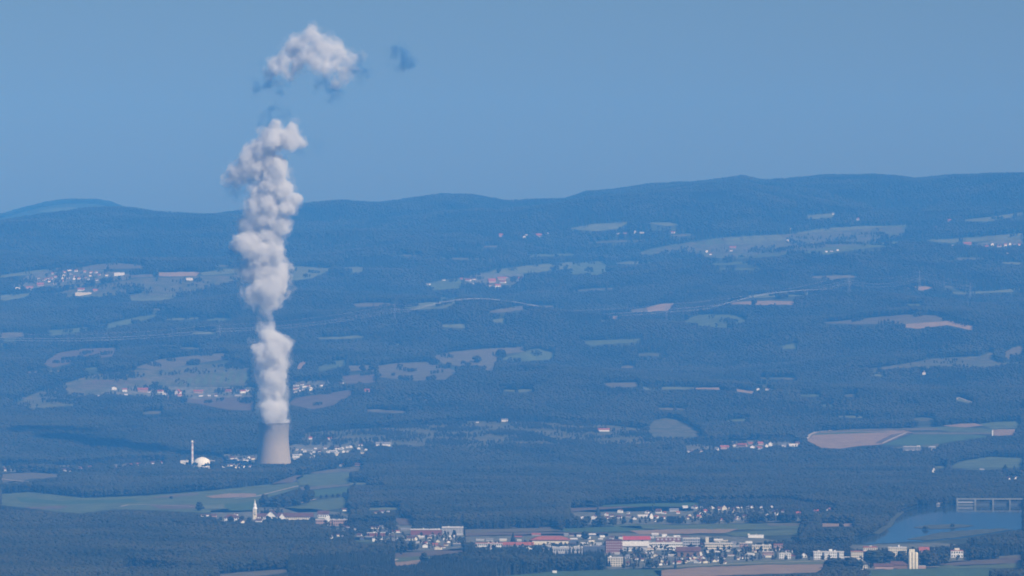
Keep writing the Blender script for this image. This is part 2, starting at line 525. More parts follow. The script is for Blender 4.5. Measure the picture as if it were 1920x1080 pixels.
field('grass', (798, 534), (830, 525), (864, 522), (866, 540), (806, 544))
field('pale', (1064, 429), (1110, 421), (1180, 416), (1160, 428), (1120, 434))
field('pale', (1205, 418), (1255, 417), (1276, 422), (1250, 424))
field('grass', (1195, 474), (1250, 461), (1345, 447), (1362, 456), (1270, 466), (1220, 478))
field('pale', (1150, 494), (1180, 490), (1232, 492), (1200, 497))
field('pale', (1360, 446), (1420, 442), (1470, 440), (1475, 449), (1430, 456), (1360, 458))
field('grass', (1320, 474), (1400, 478), (1480, 473), (1470, 480), (1380, 486), (1320, 482))
field('pale', (1484, 438), (1545, 429), (1620, 424), (1682, 424), (1640, 431), (1510, 438))
field('grass', (1500, 474), (1560, 462), (1610, 460), (1695, 452), (1660, 462), (1610, 468), (1530, 480))
field('grass', (1655, 426), (1702, 421), (1700, 436), (1668, 442))
field('pale', (1512, 404), (1566, 400), (1560, 408), (1518, 411))
field('pale', (1735, 451), (1820, 446), (1920, 437), (1920, 450), (1850, 452), (1780, 456))
field('pale', (1796, 414), (1850, 408), (1920, 398), (1920, 403), (1850, 416))
field('tan', (146, 503), (180, 496), (215, 493), (272, 497), (268, 503), (190, 505))
field('bright', (297, 511), (375, 510), (368, 518), (298, 518))
field('tan', (228, 517), (294, 514), (292, 519), (240, 521))
field('pale', (0, 517), (60, 508), (90, 505), (80, 512), (0, 521))
field('pale', (540, 504), (560, 500), (625, 503), (585, 522), (545, 526))
field('pale', (645, 502), (682, 501), (680, 510), (650, 513))
field('pale', (375, 512), (420, 505), (450, 504), (450, 512), (380, 517))
field('pale', (242, 556), (330, 550), (345, 556), (300, 564), (246, 564))
field('pale', (0, 554), (60, 550), (50, 556), (10, 564), (0, 563))
field('grass', (70, 397), (95, 391), (125, 388), (150, 390), (130, 394), (90, 398))

# small clearings, strips and pastures scattered over the slopes between the larger fields
R5 = random.Random(55)
ncl = 0
while ncl < 50:
    cx, cy_ = R5.uniform(0, 1920), R5.choice((R5.uniform(425, 560), R5.uniform(540, 700), R5.uniform(690, 790)))
    w_, h_ = R5.uniform(14, 60), R5.uniform(1.4, 4.5)
    x0_, x1_ = int(max(0, cx - w_)), int(min(1919, cx + w_))
    if FIELD[int(cy_ - h_ - 4):int(cy_ + h_ + 5), x0_:x1_].any() or (420 < cx < 580): continue
    if cy_ < 470 and cx < 900: continue
    sl_ = R5.uniform(-0.06, 0.05)
    up = [(cx - w_ + 2 * w_ * t + R5.uniform(-3, 3), cy_ - h_ * R5.uniform(.3, 1.1) * math.sin(math.pi * (0.15 + .7 * t)) + sl_ * (2 * t - 1) * w_) for t in (0, .25, .5, .75, 1)]
    lo = [(cx + w_ - 2 * w_ * t + R5.uniform(-3, 3), cy_ + h_ * R5.uniform(.3, 1.1) * math.sin(math.pi * (0.15 + .7 * t)) - sl_ * (2 * t - 1) * w_) for t in (0, .3, .6, 1)]
    field(R5.choice(('rough', 'rough', 'grass', 'grass', 'pale', 'tan')), *(up + lo))
    ncl += 1

# --- reservoir
WATER = [(1590, 1019), (1604, 1010), (1640, 1000), (1662, 986), (1672, 972), (1690, 960), (1720, 950), (1790, 947), (1960, 947),
         (1960, 990), (1905, 994), (1860, 1001), (1800, 1010), (1740, 1015), (1680, 1018), (1630, 1021)]
s_, i_ = fill(WATER)
FIELD[s_] |= i_
m = bpy.data.materials.new('lake_water'); m.use_nodes = True
n, l = m.node_tree.nodes, m.node_tree.links
p = n['Principled BSDF']
p.inputs['Base Color'].default_value = (0.030, 0.045, 0.045, 1)
p.inputs['Roughness'].default_value = 0.06
p.inputs['IOR'].default_value = 1.33
p.inputs['Specular IOR Level'].default_value = 0.36
geo = n.new('ShaderNodeNewGeometry'); nz = n.new('ShaderNodeTexNoise'); bp = n.new('ShaderNodeBump')
mp = n.new('ShaderNodeMapping'); mp.inputs['Scale'].default_value = (0.012, 0.05, 0.05)
l.new(geo.outputs['Position'], mp.inputs[0]); l.new(mp.outputs[0], nz.inputs['Vector'])
nz.inputs['Scale'].default_value = 1.0; nz.inputs['Detail'].default_value = 4
bp.inputs['Strength'].default_value = 0.10; bp.inputs['Distance'].default_value = 0.3
l.new(nz.outputs['Fac'], bp.inputs['Height']); l.new(bp.outputs[0], p.inputs['Normal'])
drape('water', WATER, m, flat_z=0.9)
MUD = mat('reed_bank', (0.065, 0.072, 0.038), 0.95, 0.4, 30)
for poly in ([(1636, 1001), (1660, 985), (1670, 970), (1688, 958), (1696, 961), (1680, 974), (1671, 989), (1648, 1003)], [(1712, 990), (1740, 985), (1800, 984), (1828, 987), (1790, 992), (1740, 993)],
             [(1700, 1012), (1760, 1000), (1830, 994), (1875, 992), (1900, 993), (1860, 1000), (1800, 1008), (1740, 1014)]):
    drape('mudbank', poly, MUD, flat_z=1.5)

# --- roads and tracks
road(9, (0, 899), (25, 902), (60, 905))
road(9, (226, 951), (240, 948), (278, 947))
road(7, (278, 948), (320, 949), (366, 951))
road(8, (528, 952), (560, 945), (592, 937))
road(8, (540, 1071), (620, 1063), (730, 1057), (745, 1050))
road(11, (1513, 824), (1519, 816), (1530, 811), (1560, 808))
road(8, (1700, 812), (1655, 832))
road(8, (870, 991), (1000, 990), (1060, 991))
road(7, (1790, 752), (1798, 746), (1812, 752), (1830, 757))
road(8, (1200, 1067), (1400, 1058), (1560, 1053))
road(7, (560, 912), (480, 932), (440, 936))
road(8, (1630, 1069), (1700, 1066), (1760, 1064))

# ------------------------------------------------------------------ buildings
def wm(name, rgb, v=0.08): return mat(name, rgb, 0.85, v, 4.0)
WALL = {'white': wm('white_render', (0.80, 0.79, 0.76)), 'cream': wm('cream_render', (0.72, 0.66, 0.52)),
        'grey': wm('grey_render', (0.46, 0.46, 0.46)), 'brown': wm('brown_timber', (0.22, 0.14, 0.09)),
        'rose': wm('rose_render', (0.40, 0.27, 0.22)), 'brick': wm('brick_red_wall', (0.22, 0.085, 0.07)), 'slate': wm('dark_cladding', (0.10, 0.12, 0.15))}
ROOF = {'red': mat('red_tiles', (0.30, 0.095, 0.06), 0.9, 0.25, 5), 'brown': mat('brown_tiles', (0.115, 0.062, 0.048), 0.9, 0.25, 5),
        'grey': mat('grey_roof', (0.20, 0.20, 0.21), 0.8, 0.15, 6), 'pale': mat('pale_flat_roof', (0.55, 0.53, 0.50), 0.8, 0.10, 8),
        'scarlet': mat('scarlet_sheet_roof', (0.36, 0.06, 0.05), 0.7, 0.12, 8)}
GLASS = mat('window_glass', (0.035, 0.045, 0.06), 0.2)
TRIM = mat('white_trim', (0.75, 0.75, 0.73), 0.7)

def gable_wall(e=0.58):
    v = [(-.5, -.5, -.12), (.5, -.5, -.12), (.5, .5, -.12), (-.5, .5, -.12), (-.5, -.5, e), (.5, -.5, e), (.5, .5, e), (-.5, .5, e), (-.5, 0, .96), (.5, 0, .96)]
    f = [(0, 1, 5, 4), (2, 3, 7, 6), (1, 2, 6, 9, 5), (3, 0, 4, 8, 7), (0, 3, 2, 1), (4, 5, 9, 8), (6, 7, 8, 9)]
    return pyd('wall', v, f)
def gable_roof(e=0.58, o=0.06, t=0.05, hip=0.0):
    s = (0.96 - e) / 0.5
    ye = .5 + o; ze = e - o * s
    x = .5 + o; xr = x - hip
    v = [(-x, -ye, ze), (x, -ye, ze), (xr, 0, .97), (-xr, 0, .97), (-x, ye, ze), (x, ye, ze)]
    v += [(a, b, c + t) for a, b, c in v]
    f = [(6, 7, 8, 9), (9, 8, 11, 10), (0, 3, 2, 1), (3, 4, 5, 2), (0, 1, 7, 6), (5, 4, 10, 11), (1, 2, 8, 7), (2, 5, 11, 8), (3, 0, 6, 9), (4, 3, 9, 10)]
    return pyd('roof', v, f)
HW = [gable_wall(e) for e in (0.5, 0.58, 0.66)]
HR = [gable_roof(e) for e in (0.5, 0.58, 0.66)]
HIPW = box_me('wall', -.5, .5, -.5, .5, -.12, .62)
HIPR = gable_roof(0.62, hip=0.28)
FLW = box_me('wall', -.5, .5, -.5, .5, -.12, .93)
FLR = box_me('roof', -.52, .52, -.52, .52, .93, 1.0)
WIN = box_me('window', -.5, .5, -.5, .5, 0, 1)
CHIM = box_me('chimney', -.5, .5, -.5, .5, 0, 1)
for q in HW + [HIPW, FLW]: q.materials.append(WALL['white'])
for q in HR + [HIPR, FLR]: q.materials.append(ROOF['red'])
WIN.materials.append(GLASS); CHIM.materials.append(WALL['brick'])

def mark_house(x0, x1, y0, y1, Y):
    a, b = max(0, int(y0)), min(MH, int(math.ceil(y1)))
    c, d = max(0, int(x0)), min(MW, int(math.ceil(x1)))
    if a < b and c < d: HOUSEY[a:b, c:d] = np.maximum(HOUSEY[a:b, c:d], Y)

def house(px, py, wpx, hpx, wall='white', roof='red', turn=0.0, front=False, style='gable', name='house', depth=None):
    """a gabled house standing where the pixel's ray meets the ground; wpx x hpx are its photographed width and height"""
    P = hit(px, py)[0]
    k = P[1] / FPX * (0.86 if P[1] > 17000 else 1.0)
    w, h = wpx * k, hpx * k
    e = empty(name, P, turn + (math.pi / 2 if front else 0))
    d = depth or min(max(w * 0.75, 7.5), 14.0)
    sx, sy = (d, w) if front else (w, d)
    if front: sx = depth or max(w * 1.25, 9)
    i = random.randrange(3)
    if style == 'gable': a, b = HW[i], HR[i]
    elif style == 'hip': a, b = HIPW, HIPR
    else: a, b = FLW, FLR
    link('wall', a, WALL[wall], e, scale=(sx, sy, h))
    link('roof', b, ROOF[roof], e, scale=(sx, sy, h))
    mark_house(px - wpx / 2 - 0.5, px + wpx / 2 + 0.5, py - hpx, py - hpx * 0.35, P[1])
    return e, P, (sx, sy, h)

ORD = ['first', 'second', 'third', 'fourth', 'fifth', 'sixth', 'seventh', 'eighth', 'ninth', 'tenth', 'eleventh', 'twelfth', 'thirteenth', 'fourteenth',
       'fifteenth', 'sixteenth', 'seventeenth', 'eighteenth', 'nineteenth', 'twentieth', 'twenty-first', 'twenty-second', 'twenty-third', 'twenty-fourth']

def inpoly(x, y, poly):
    c = False
    for i in range(len(poly)):
        xa, ya = poly[i]; xb, yb = poly[(i + 1) % len(poly)]
        if (ya > y) != (yb > y) and x < (xb - xa) * (y - ya) / (yb - ya) + xa: c = not c
    return c

def village(phrase, group, fixed, poly, count, wr, hr, walls, roofs, gap=5.0):
    """fixed: (px, base py, w, h, wall, roof, front) read off the photograph; the rest fill the outline of the village"""
    spots = [list(f) for f in fixed]
    xs_ = [p[0] for p in poly] if poly else []; ys_ = [p[1] for p in poly] if poly else []
    tries = 0
    while poly and len(spots) < len(fixed) + count and tries < 6000:
        tries += 1
        x, y = random.uniform(min(xs_), max(xs_)), random.uniform(min(ys_), max(ys_))
        if not inpoly(x, y, poly): continue
        if any(abs(x - s[0]) < gap and abs(y - s[1]) < gap * 0.62 for s in spots): continue
        if HOUSEY[int(y - 2), int(x)] > 0: continue
        spots.append([x, y, random.uniform(*wr), random.uniform(*hr), random.choice(walls), random.choice(roofs), random.random() < 0.4])
    by = {}
    for s in sorted(spots, key=lambda s: s[0]):
        e, P, dims = house(s[0], s[1], s[2], s[3], s[4], s[5], random.uniform(-0.45, 0.45), s[6])
        by.setdefault((s[4], s[5]), []).append(e)
    for (w_, r_), L in by.items():
        for i, e in enumerate(L):
            look = f'{w_} {r_}-roofed house'
            if len(L) == 1: lab = f'only {look} in the {phrase}'
            elif i == len(L) - 1: lab = f'rightmost {look} in the {phrase}'
            else: lab = f'{ORD[i]} {look} from the left in the {phrase}' if i else f'leftmost {look} in the {phrase}'
            tag(e, lab, 'house', group)

def sheds(phrase, group, poly, count):
    spots, tries = [], 0
    xs_ = [p[0] for p in poly]; ys_ = [p[1] for p in poly]
    while len(spots) < count and tries < 8000:
        tries += 1
        x, y = random.uniform(min(xs_), max(xs_)), random.uniform(min(ys_), max(ys_))
        w_, h_ = random.uniform(7, 17), random.uniform(3.2, 5.5)
        if not inpoly(x, y, poly) or any(abs(x - s[0]) < (w_ + s[2]) * .55 and abs(y - s[1]) < 4.5 for s in spots): continue
        if (HOUSEY[int(y - h_):int(y), int(x - w_ / 2):int(x + w_ / 2)] > 0).mean() > 0.15: continue
        spots.append((x, y, w_, h_, random.choice(('grey', 'white', 'cream', 'slate', 'grey')), random.choice(('pale', 'grey', 'red', 'brown', 'pale'))))
    by = {}
    for s in sorted(spots):
        e, P, d = house(s[0], s[1], s[2], s[3], s[4], s[5], random.uniform(-.15, .15), False, random.choice(('flat', 'gable')), 'shed', depth=random.uniform(9, 18))
        by.setdefault((s[4], s[5]), []).append(e)
    for (w_, r_), L in by.items():
        for i, e in enumerate(L):
            look = f'{w_} {r_}-roofed shed'
            if len(L) == 1: lab = f'only {look} in the {phrase}'
            elif i == len(L) - 1: lab = f'rightmost {look} in the {phrase}'
            else: lab = f'{ORD[i]} {look} from the left in the {phrase}' if i else f'leftmost {look} in the {phrase}'
            tag(e, lab, 'shed', group)

def block(name, label, cat, x0, x1, y0, y1, wall, roof, style='flat', floors=0, cols=0, depth=14.0, turn=0.0, group=None, wfrac=0.5, hfrac=0.5, ev=0.62):
    """a larger building: x0..x1 and y0..y1 are its photographed edges, y1 its foot on the ground"""
    px = (x0 + x1) / 2
    P = hit(px, y1)[0]
    k = P[1] / FPX
    w, h = (x1 - x0) * k, (y1 - y0) * k
    e = empty(name, P + np.array([0, depth / 2, 0]), turn)
    tag(e, label, cat, group)
    if style == 'flat':
        ww = link('wall', FLW, WALL[wall], e, scale=(w, depth, h)); link('roof', FLR, ROOF[roof], e, scale=(w, depth, h)); top = .93 * h
    elif style == 'hip':
        ww = link('wall', HIPW, WALL[wall], e, scale=(w, depth, h)); link('roof', HIPR, ROOF[roof], e, scale=(w, depth, h)); top = .62 * h
    elif style == 'front':
        ww = link('wall', HW[0], WALL[wall], e, rotz=math.pi / 2, scale=(depth, w, h)); link('roof', HR[0], ROOF[roof], e, rotz=math.pi / 2, scale=(depth, w, h)); top = .5 * h
    else:
        ww = link('wall', HW[1], WALL[wall], e, scale=(w, depth, h)); link('roof', HR[1], ROOF[roof], e, scale=(w, depth, h)); top = .56 * h
    if style == 'flat' and w > 24:
        for q in range(int(w / 11)):
            bw, bd, bh = random.uniform(1.5, 5), random.uniform(1.5, 4), random.uniform(1.0, 2.6)
            link('roof_unit', WIN, random.choice((WALL['grey'], WALL['slate'], ROOF['pale'], WALL['white'])), e,
                 loc=(random.uniform(-.46, .46) * w, random.uniform(-.4, .4) * depth, h), scale=(bw, bd, bh))
    if floors:
        fh = top / floors
        cw = w / cols
        for r in range(floors):
            for c in range(cols):
                link('window', WIN, WALL['grey'] if wall == 'brick' else GLASS, e, loc=(-w / 2 + (c + .5) * cw, -depth / 2, r * fh + fh * 0.3), scale=(cw * wfrac, 0.5, fh * hfrac))
    mark_house(x0 - 1, x1 + 1, y0, y1 - (y1 - y0) * 0.42, P[1])
    return e, P, (w, depth, h)

# ---- cooling tower
TY = 14000.0
TX = (513.5 - 960) / FPX * TY
tower = empty('cooling_tower', (TX, TY, 0))
tag(tower, 'huge pale concrete cooling tower with steam rising from its mouth', 'cooling tower')
prof = []
for i in range(41):
    t = i / 40
    z = 9 + t * 135
    zz = (z - 112) / 112.0
    r = 47.5 * math.sqrt(1 + (zz * 0.73) ** 2) if z < 112 else 47.5 * math.sqrt(1 + (zz * 1.2) ** 2)
    prof.append((r, z))
rt = prof[-1][0]
prof2 = prof + [(rt + 0.9, 144.0), (rt + 0.9, 145.4), (rt - 1.2, 145.4), (rt - 1.2, 143)] + [(r - 1.0, z) for r, z in reversed(prof[:-1])]
mc = bpy.data.materials.new('tower_concrete'); mc.use_nodes = True
n, l = mc.node_tree.nodes, mc.node_tree.links
p = n['Principled BSDF']; p.inputs['Roughness'].default_value = 0.9
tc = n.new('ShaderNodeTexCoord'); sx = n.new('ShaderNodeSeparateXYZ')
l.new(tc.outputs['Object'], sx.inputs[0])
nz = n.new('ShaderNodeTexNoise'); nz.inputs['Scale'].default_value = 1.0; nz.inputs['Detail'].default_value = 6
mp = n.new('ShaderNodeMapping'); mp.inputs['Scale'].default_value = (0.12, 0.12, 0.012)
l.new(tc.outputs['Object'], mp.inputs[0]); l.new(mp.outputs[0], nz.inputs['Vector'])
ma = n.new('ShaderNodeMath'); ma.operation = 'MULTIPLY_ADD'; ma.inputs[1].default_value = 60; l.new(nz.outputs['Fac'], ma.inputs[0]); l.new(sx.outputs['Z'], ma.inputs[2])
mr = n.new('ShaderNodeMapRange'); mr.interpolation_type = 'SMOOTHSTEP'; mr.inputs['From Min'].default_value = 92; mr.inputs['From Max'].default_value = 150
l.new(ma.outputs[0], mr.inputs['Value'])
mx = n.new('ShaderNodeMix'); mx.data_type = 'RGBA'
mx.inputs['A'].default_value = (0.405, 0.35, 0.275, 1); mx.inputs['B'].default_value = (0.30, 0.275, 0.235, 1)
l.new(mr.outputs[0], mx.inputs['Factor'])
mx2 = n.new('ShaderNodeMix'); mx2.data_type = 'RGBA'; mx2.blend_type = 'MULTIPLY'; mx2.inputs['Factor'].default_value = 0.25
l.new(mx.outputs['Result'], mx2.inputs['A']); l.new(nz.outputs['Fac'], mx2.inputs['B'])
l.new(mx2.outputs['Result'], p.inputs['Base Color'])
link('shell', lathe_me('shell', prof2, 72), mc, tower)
rb = prof[0][0]
for k in range(48):
    a0 = 2 * math.pi * k / 48
    s = 1 if k % 2 else -1
    a1 = a0 + s * 2 * math.pi / 96
    A = Vector(((rb + 3) * math.cos(a0), (rb + 3) * math.sin(a0), -0.5)); B = Vector((rb * math.cos(a1), rb * math.sin(a1), 9.6))
    if k == 0:
        legm = lathe_me('leg', [(0.55, 0), (0.55, 1)], 8, cap=True)
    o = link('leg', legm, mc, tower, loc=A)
    o.rotation_mode = 'QUATERNION'; o.rotation_quaternion = (B - A).to_track_quat('Z', 'Y'); o.scale = (1, 1, (B - A).length)
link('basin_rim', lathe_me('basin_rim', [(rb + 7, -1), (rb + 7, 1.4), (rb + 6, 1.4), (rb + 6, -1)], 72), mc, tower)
mark_house(481, 546, 795, 868, TY)

# ---- reactor dome, vent stack, plant halls
P = hit(379, 878)[0]; k = P[1] / FPX
dome = empty('reactor_building', P)
tag(dome, 'cream domed reactor building beside the striped vent stack', 'reactor')
R = 18.5 * k
dm = mat('dome_concrete', (0.76, 0.73, 0.66), 0.8, 0.06, 10)
link('drum', lathe_me('drum', [(R, -2), (R, 5), (R + .6, 5), (R + .6, 6.2), (R, 6.2)], 48), dm, dome)
link('dome', lathe_me('dome', [(R * math.cos(t), 6.2 + R * 0.93 * math.sin(t)) for t in np.linspace(0, math.pi / 2 - 0.001, 16)], 48), dm, dome)
link('top_vent', lathe_me('top_vent', [(1.5, R * .93 + 5.8), (1.5, R * .93 + 7.4), (0.1, R * .93 + 7.9)], 12), TRIM, dome)
mark_house(360, 399, 858, 877, P[1])
P = hit(360.3, 876)[0]; k = P[1] / FPX
stack = empty('vent_stack', P)
tag(stack, 'tall slim red and white banded vent stack beside the dome', 'chimney')
SW = mat('stack_white', (0.72, 0.68, 0.66), 0.8, 0.05, 6); SR = mat('stack_red', (0.58, 0.46, 0.44), 0.8, 0.1, 6)
hh = 50 * k
cuts = [0, .36, .50, .60, .70, .79, .90, 1.0]
for i in range(7):
    z0, z1 = cuts[i] * hh, cuts[i + 1] * hh
    f = lambda z: (3.4 - 0.9 * z / hh) * k / 1.2 * 0.9
    link('band', lathe_me('band', [(f(z0), z0 - (1 if i == 0 else 0)), (f(z1), z1)], 20, cap=(i == 6)), SR if i % 2 else SW, stack)
link('platform', lathe_me('platform', [(3.2 * k, hh * .93), (3.6 * k, hh * .93), (3.6 * k, hh * .945), (2.4 * k, hh * .945)], 20), SW, stack)
mark_house(356, 365, 826, 872, P[1])
block('plant_hall', 'low pale plant hall at the left foot of the vent stack', 'plant hall', 338, 353, 863, 873, 'white', 'pale', depth=20)
block('plant_hall', 'narrow grey plant hall at the right side of the reactor dome', 'plant hall', 394, 403, 863, 874, 'grey', 'pale', depth=20)
block('plant_hall', 'white flat-roofed plant hall touching the right foot of the cooling tower', 'plant hall', 548, 561, 851, 862, 'white', 'grey', depth=20, floors=2, cols=5)

# ---- church, monastery and castle on the left
P = hit(478, 974)[0]; k = P[1] / FPX
ch = empty('church', P)
tag(ch, 'church with slim white steeple and dark red nave roof', 'church')
w = 7.0 * k
link('tower', box_me('tower', -w / 2, w / 2, -w / 2, w / 2, -1, 20 * k), WALL['cream'], ch)
sp = lathe_me('spire', [(w * .70, 20 * k), (w * .62, 21.0 * k), (w * .40, 24 * k), (w * .42, 27 * k), (w * .30, 29 * k), (w * .16, 31 * k), (w * .14, 33 * k), (0.2, 38 * k)], 8, False, True)
link('spire', sp, WALL['white'], ch)
for zz in (8 * k, 14 * k):
    link('window', WIN, GLASS, ch, loc=(0, -w / 2, zz), scale=(w * .28, .4, 2.6 * k))
link('clock', lathe_me('clock', [(1.3 * k, 0), (1.3 * k, .3), (0.01, .35)], 20), TRIM, ch).location = (0, -w / 2, 18 * k)
ch.children[-1].rotation_euler = (math.pi / 2, 0, 0)
nv_ = link('nave', HW[0], WALL['white'], ch, loc=(9 * k, 9, 0), scale=(24 * k, 15, 11 * k))
link('nave_roof', HR[0], ROOF['brown'], ch, loc=(9 * k, 9, 0), scale=(24 * k, 15, 11 * k))
for i in range(5):
    link('window', WIN, GLASS, ch, loc=((0 + i * 4.4) * k, 1.4, 1.4 * k), scale=(1.3 * k, .4, 3 * k))
mark_house(473, 484, 938, 973, P[1]); mark_house(474, 500, 962, 974, P[1])
e, P, d = block('gabled_hall', 'tall white gabled hall between steeple and long monastery wing', 'hall', 498, 519, 957, 978, 'white', 'brown', 'front', depth=34, floors=2, cols=4, hfrac=.45, wfrac=.35)
link('porch', box_me('porch', -3.5, 3.5, -d[1] / 2 - 3, -d[1] / 2 + .3, -1, 6), WALL['cream'], e)
e, P, d = block('monastery_wing', 'long white monastery wing with brown roof and row of windows', 'monastery', 524, 584, 962, 978, 'cream', 'brown', 'gable', depth=15, floors=2, cols=16, hfrac=.5, wfrac=.4)
link('gable_front', HW[0], WALL['white'], e, loc=(-d[0] / 2 + 7, -3, 0), rotz=math.pi / 2, scale=(13, 15, d[2] * 1.02))
link('gable_front_roof', HR[0], ROOF['brown'], e, loc=(-d[0] / 2 + 7, -3, 0), rotz=math.pi / 2, scale=(13, 15, d[2] * 1.02))
e, P, d = block('courtyard_house', 'low rose-walled range with white stair tower right of the monastery', 'building', 592, 650, 974, 986, 'rose', 'pale', depth=16, floors=2, cols=14, hfrac=.45)
link('stair_tower', box_me('stair_tower', -12, -4, -10.5, -2.5, -1, d[2] * 1.55), WALL['white'], e)
block('parish_house', 'wide white house with small gable left of the steeple', 'house', 421, 447, 965, 979, 'white', 'brown', 'hip', depth=14, floors=2, cols=7)
block('farm_building', 'brown-roofed farmhouse behind the stair tower of the rose range', 'farmhouse', 596, 616, 958, 972, 'white', 'brown', 'gable', depth=14, floors=1, cols=5)

# ---- halls and factories in the town
block('factory_hall', 'pale ribbed factory hall at right end of the long low roof line', 'factory', 829, 868, 989, 1004, 'grey', 'pale', depth=40, floors=1, cols=14, hfrac=.7, wfrac=.25)
block('factory_hall', 'long factory shed with red front left of the pale ribbed hall', 'factory', 770, 828, 993, 1004, 'brick', 'pale', depth=35)
block('workshop', 'white-fronted workshop with long pale roof above the small meadow', 'workshop', 688, 722, 999, 1006, 'brick', 'pale', depth=18)
block('workshop', 'bright white box-shaped workshop below the pale roofed one', 'workshop', 698, 720, 1009, 1016, 'white', 'grey', depth=14)
block('warehouse', 'long warehouse with broad red hipped roof and pale walls', 'warehouse', 998, 1066, 1006, 1022, 'cream', 'red', 'hip', depth=34)
block('row_building', 'long flat red-roofed row building with white window bands', 'building', 892, 942, 1018, 1030, 'white', 'red', depth=16, floors=2, cols=14, wfrac=.7)
block('row_building', 'white and red row building between trees, right of the window-banded one', 'building', 944, 998, 1017, 1028, 'white', 'red', 'gable', depth=16, floors=1, cols=16)
block('sheds', 'dark blue-grey shed left of the sandy yard', 'shed', 1069, 1086, 1012, 1020, 'slate', 'grey', depth=16)
block('office_block', 'red brick mill block with rows of windows', 'office block', 1136, 1167, 1012, 1038, 'brick', 'brown', depth=22, floors=5, cols=9, hfrac=.45)
block('stair_tower', 'small cream tower on the right corner behind the brick mill block', 'tower', 1160, 1168, 1007, 1030, 'cream', 'pale', depth=8)
block('sports_hall', 'hall with bright scarlet sloping roof right of the brick mill', 'hall', 1170, 1217, 1006, 1020, 'grey', 'scarlet', 'gable', depth=22, turn=0.12)
block('supermarket', 'low pale arched hall in front of the scarlet roof', 'hall', 1166, 1214, 1016, 1034, 'grey', 'pale', 'gable', depth=30)
block('school', 'long white building with band windows right of the scarlet roof', 'school', 1212, 1280, 1017, 1031, 'white', 'pale', depth=16, floors=2, cols=20, wfrac=.7, hfrac=.35)
block('apartment_house', 'red and white striped row behind the long white building', 'apartments', 1230, 1276, 1007, 1022, 'brick', 'pale', depth=14, floors=2, cols=6, wfrac=.5)
block('apartment_house', 'grey and white block at the right end of the long white building', 'apartments', 1281, 1312, 1009, 1030, 'grey', 'pale', depth=16, floors=4, cols=7, wfrac=.7)
block('factory_hall', 'grey flat-roofed factory behind the conifer wood, left of the brick mill', 'factory', 1034, 1092, 1026, 1044, 'grey', 'pale', depth=34, floors=2, cols=14, hfrac=.4)
block('factory_hall', 'blue-grey hall touching the left side of the brick mill', 'factory', 1094, 1134, 1024, 1038, 'slate', 'grey', depth=30)
block('apartment_house', 'cream apartment house with stepped balconies in front of the town trees', 'apartments', 1140, 1168, 1045, 1063, 'cream', 'pale', depth=14, floors=4, cols=6, wfrac=.6)
block('white_house', 'white two-storey house right of the stepped cream apartments', 'house', 1172, 1184, 1040, 1048, 'white', 'grey', 'hip', depth=11, floors=1, cols=3)
block('white_house', 'small white flat house below the two-storey one, by the field', 'house', 1174, 1183, 1052, 1060, 'cream', 'brown', 'hip', depth=9, floors=1, cols=3)
block('barn', 'large barn with broad brown roof behind the white gabled cottages', 'barn', 1270, 1312, 1026, 1044, 'brown', 'brown', 'gable', depth=20)
block('white_house', 'white house with bright gable at the right end of the barn', 'house', 1310, 1317, 1031, 1043, 'white', 'brown', 'front', depth=12)
block('long_shed', 'long thin white shed roof between trees right of the town', 'shed', 1403, 1432, 1003, 1009, 'white', 'pale', depth=12)
block('school', 'long cream building with window bands left of the park trees', 'school', 1322, 1373, 1018, 1033, 'cream', 'pale', depth=16, floors=3, cols=14, wfrac=.75, hfrac=.4)
block('small_tower', 'slim cream silo tower behind the long cream building', 'tower', 1323, 1329, 1007, 1026, 'cream', 'pale', depth=7)
block('white_house', 'rose house with white plinth in the park right of the long building', 'house', 1387, 1402, 1018, 1028, 'rose', 'pale', depth=12, floors=2, cols=4)
block('terrace', 'row of pale terraced houses in the middle of the park', 'terrace', 1410, 1446, 1022, 1034, 'cream', 'pale', depth=12, floors=2, cols=10)
block('terrace', 'rose end house with overhanging roof at right of the terraces', 'terrace', 1451, 1468, 1020, 1030, 'rose', 'red', depth=12, floors=2, cols=4)
block('apartment_house', 'rose-walled low block among trees below the terraces', 'apartments', 1430, 1450, 1034, 1044, 'rose', 'pale', depth=12, floors=2, cols=5)
block('apartment_house', 'white block with dark windows left of the small white gable', 'apartments', 1461, 1483, 1037, 1049, 'white', 'pale', depth=12, floors=3, cols=5)
block('white_house', 'white chalet gable just left of the long cream apartment block', 'house', 1502, 1513, 1036, 1046, 'white', 'brown', 'front', depth=12, floors=1, cols=2)

# ---- apartment blocks by the reservoir
e, P, d = block('apartment_block', 'long white apartment block with rooftop box, leftmost by the reservoir', 'apartment block', 1526, 1582, 1034, 1050, 'white', 'pale', depth=16, floors=3, cols=16, wfrac=.45)
link('rooftop_box', box_me('rooftop_box', 1, 8, -4, 4, d[2], d[2] + 4.4), WALL['white'], e)
for xx in (-12, 21):
    link('balcony_bay', box_me('balcony_bay', xx - 2.5, xx + 2.5, -8.8, -7.9, 0.5, d[2] * .9), WALL['slate'], e)
block('apartment_block', 'cream apartment block with red roof behind the large round tree', 'apartment block', 1596, 1624, 1033, 1052, 'cream', 'red', depth=15, floors=4, cols=8, wfrac=.5)
block('apartment_block', 'cream block with red roof rising above the large round tree', 'apartment block', 1619, 1645, 1025, 1052, 'cream', 'red', depth=15, floors=5, cols=7, wfrac=.45)
block('garage_row', 'low pale garage row between the two apartment blocks', 'garage', 1583, 1596, 1044, 1050, 'white', 'pale', depth=9, floors=1, cols=4, wfrac=.7, hfrac=.6)
e, P, d = block('apartment_block', 'cream block with chimney box left of the silos', 'apartment block', 1666, 1700, 1026, 1044, 'cream', 'pale', depth=15, floors=4, cols=10, wfrac=.45)
link('rooftop_box', box_me('rooftop_box', 2, 5, -3, 3, d[2], d[2] + 4.5), WALL['white'], e)
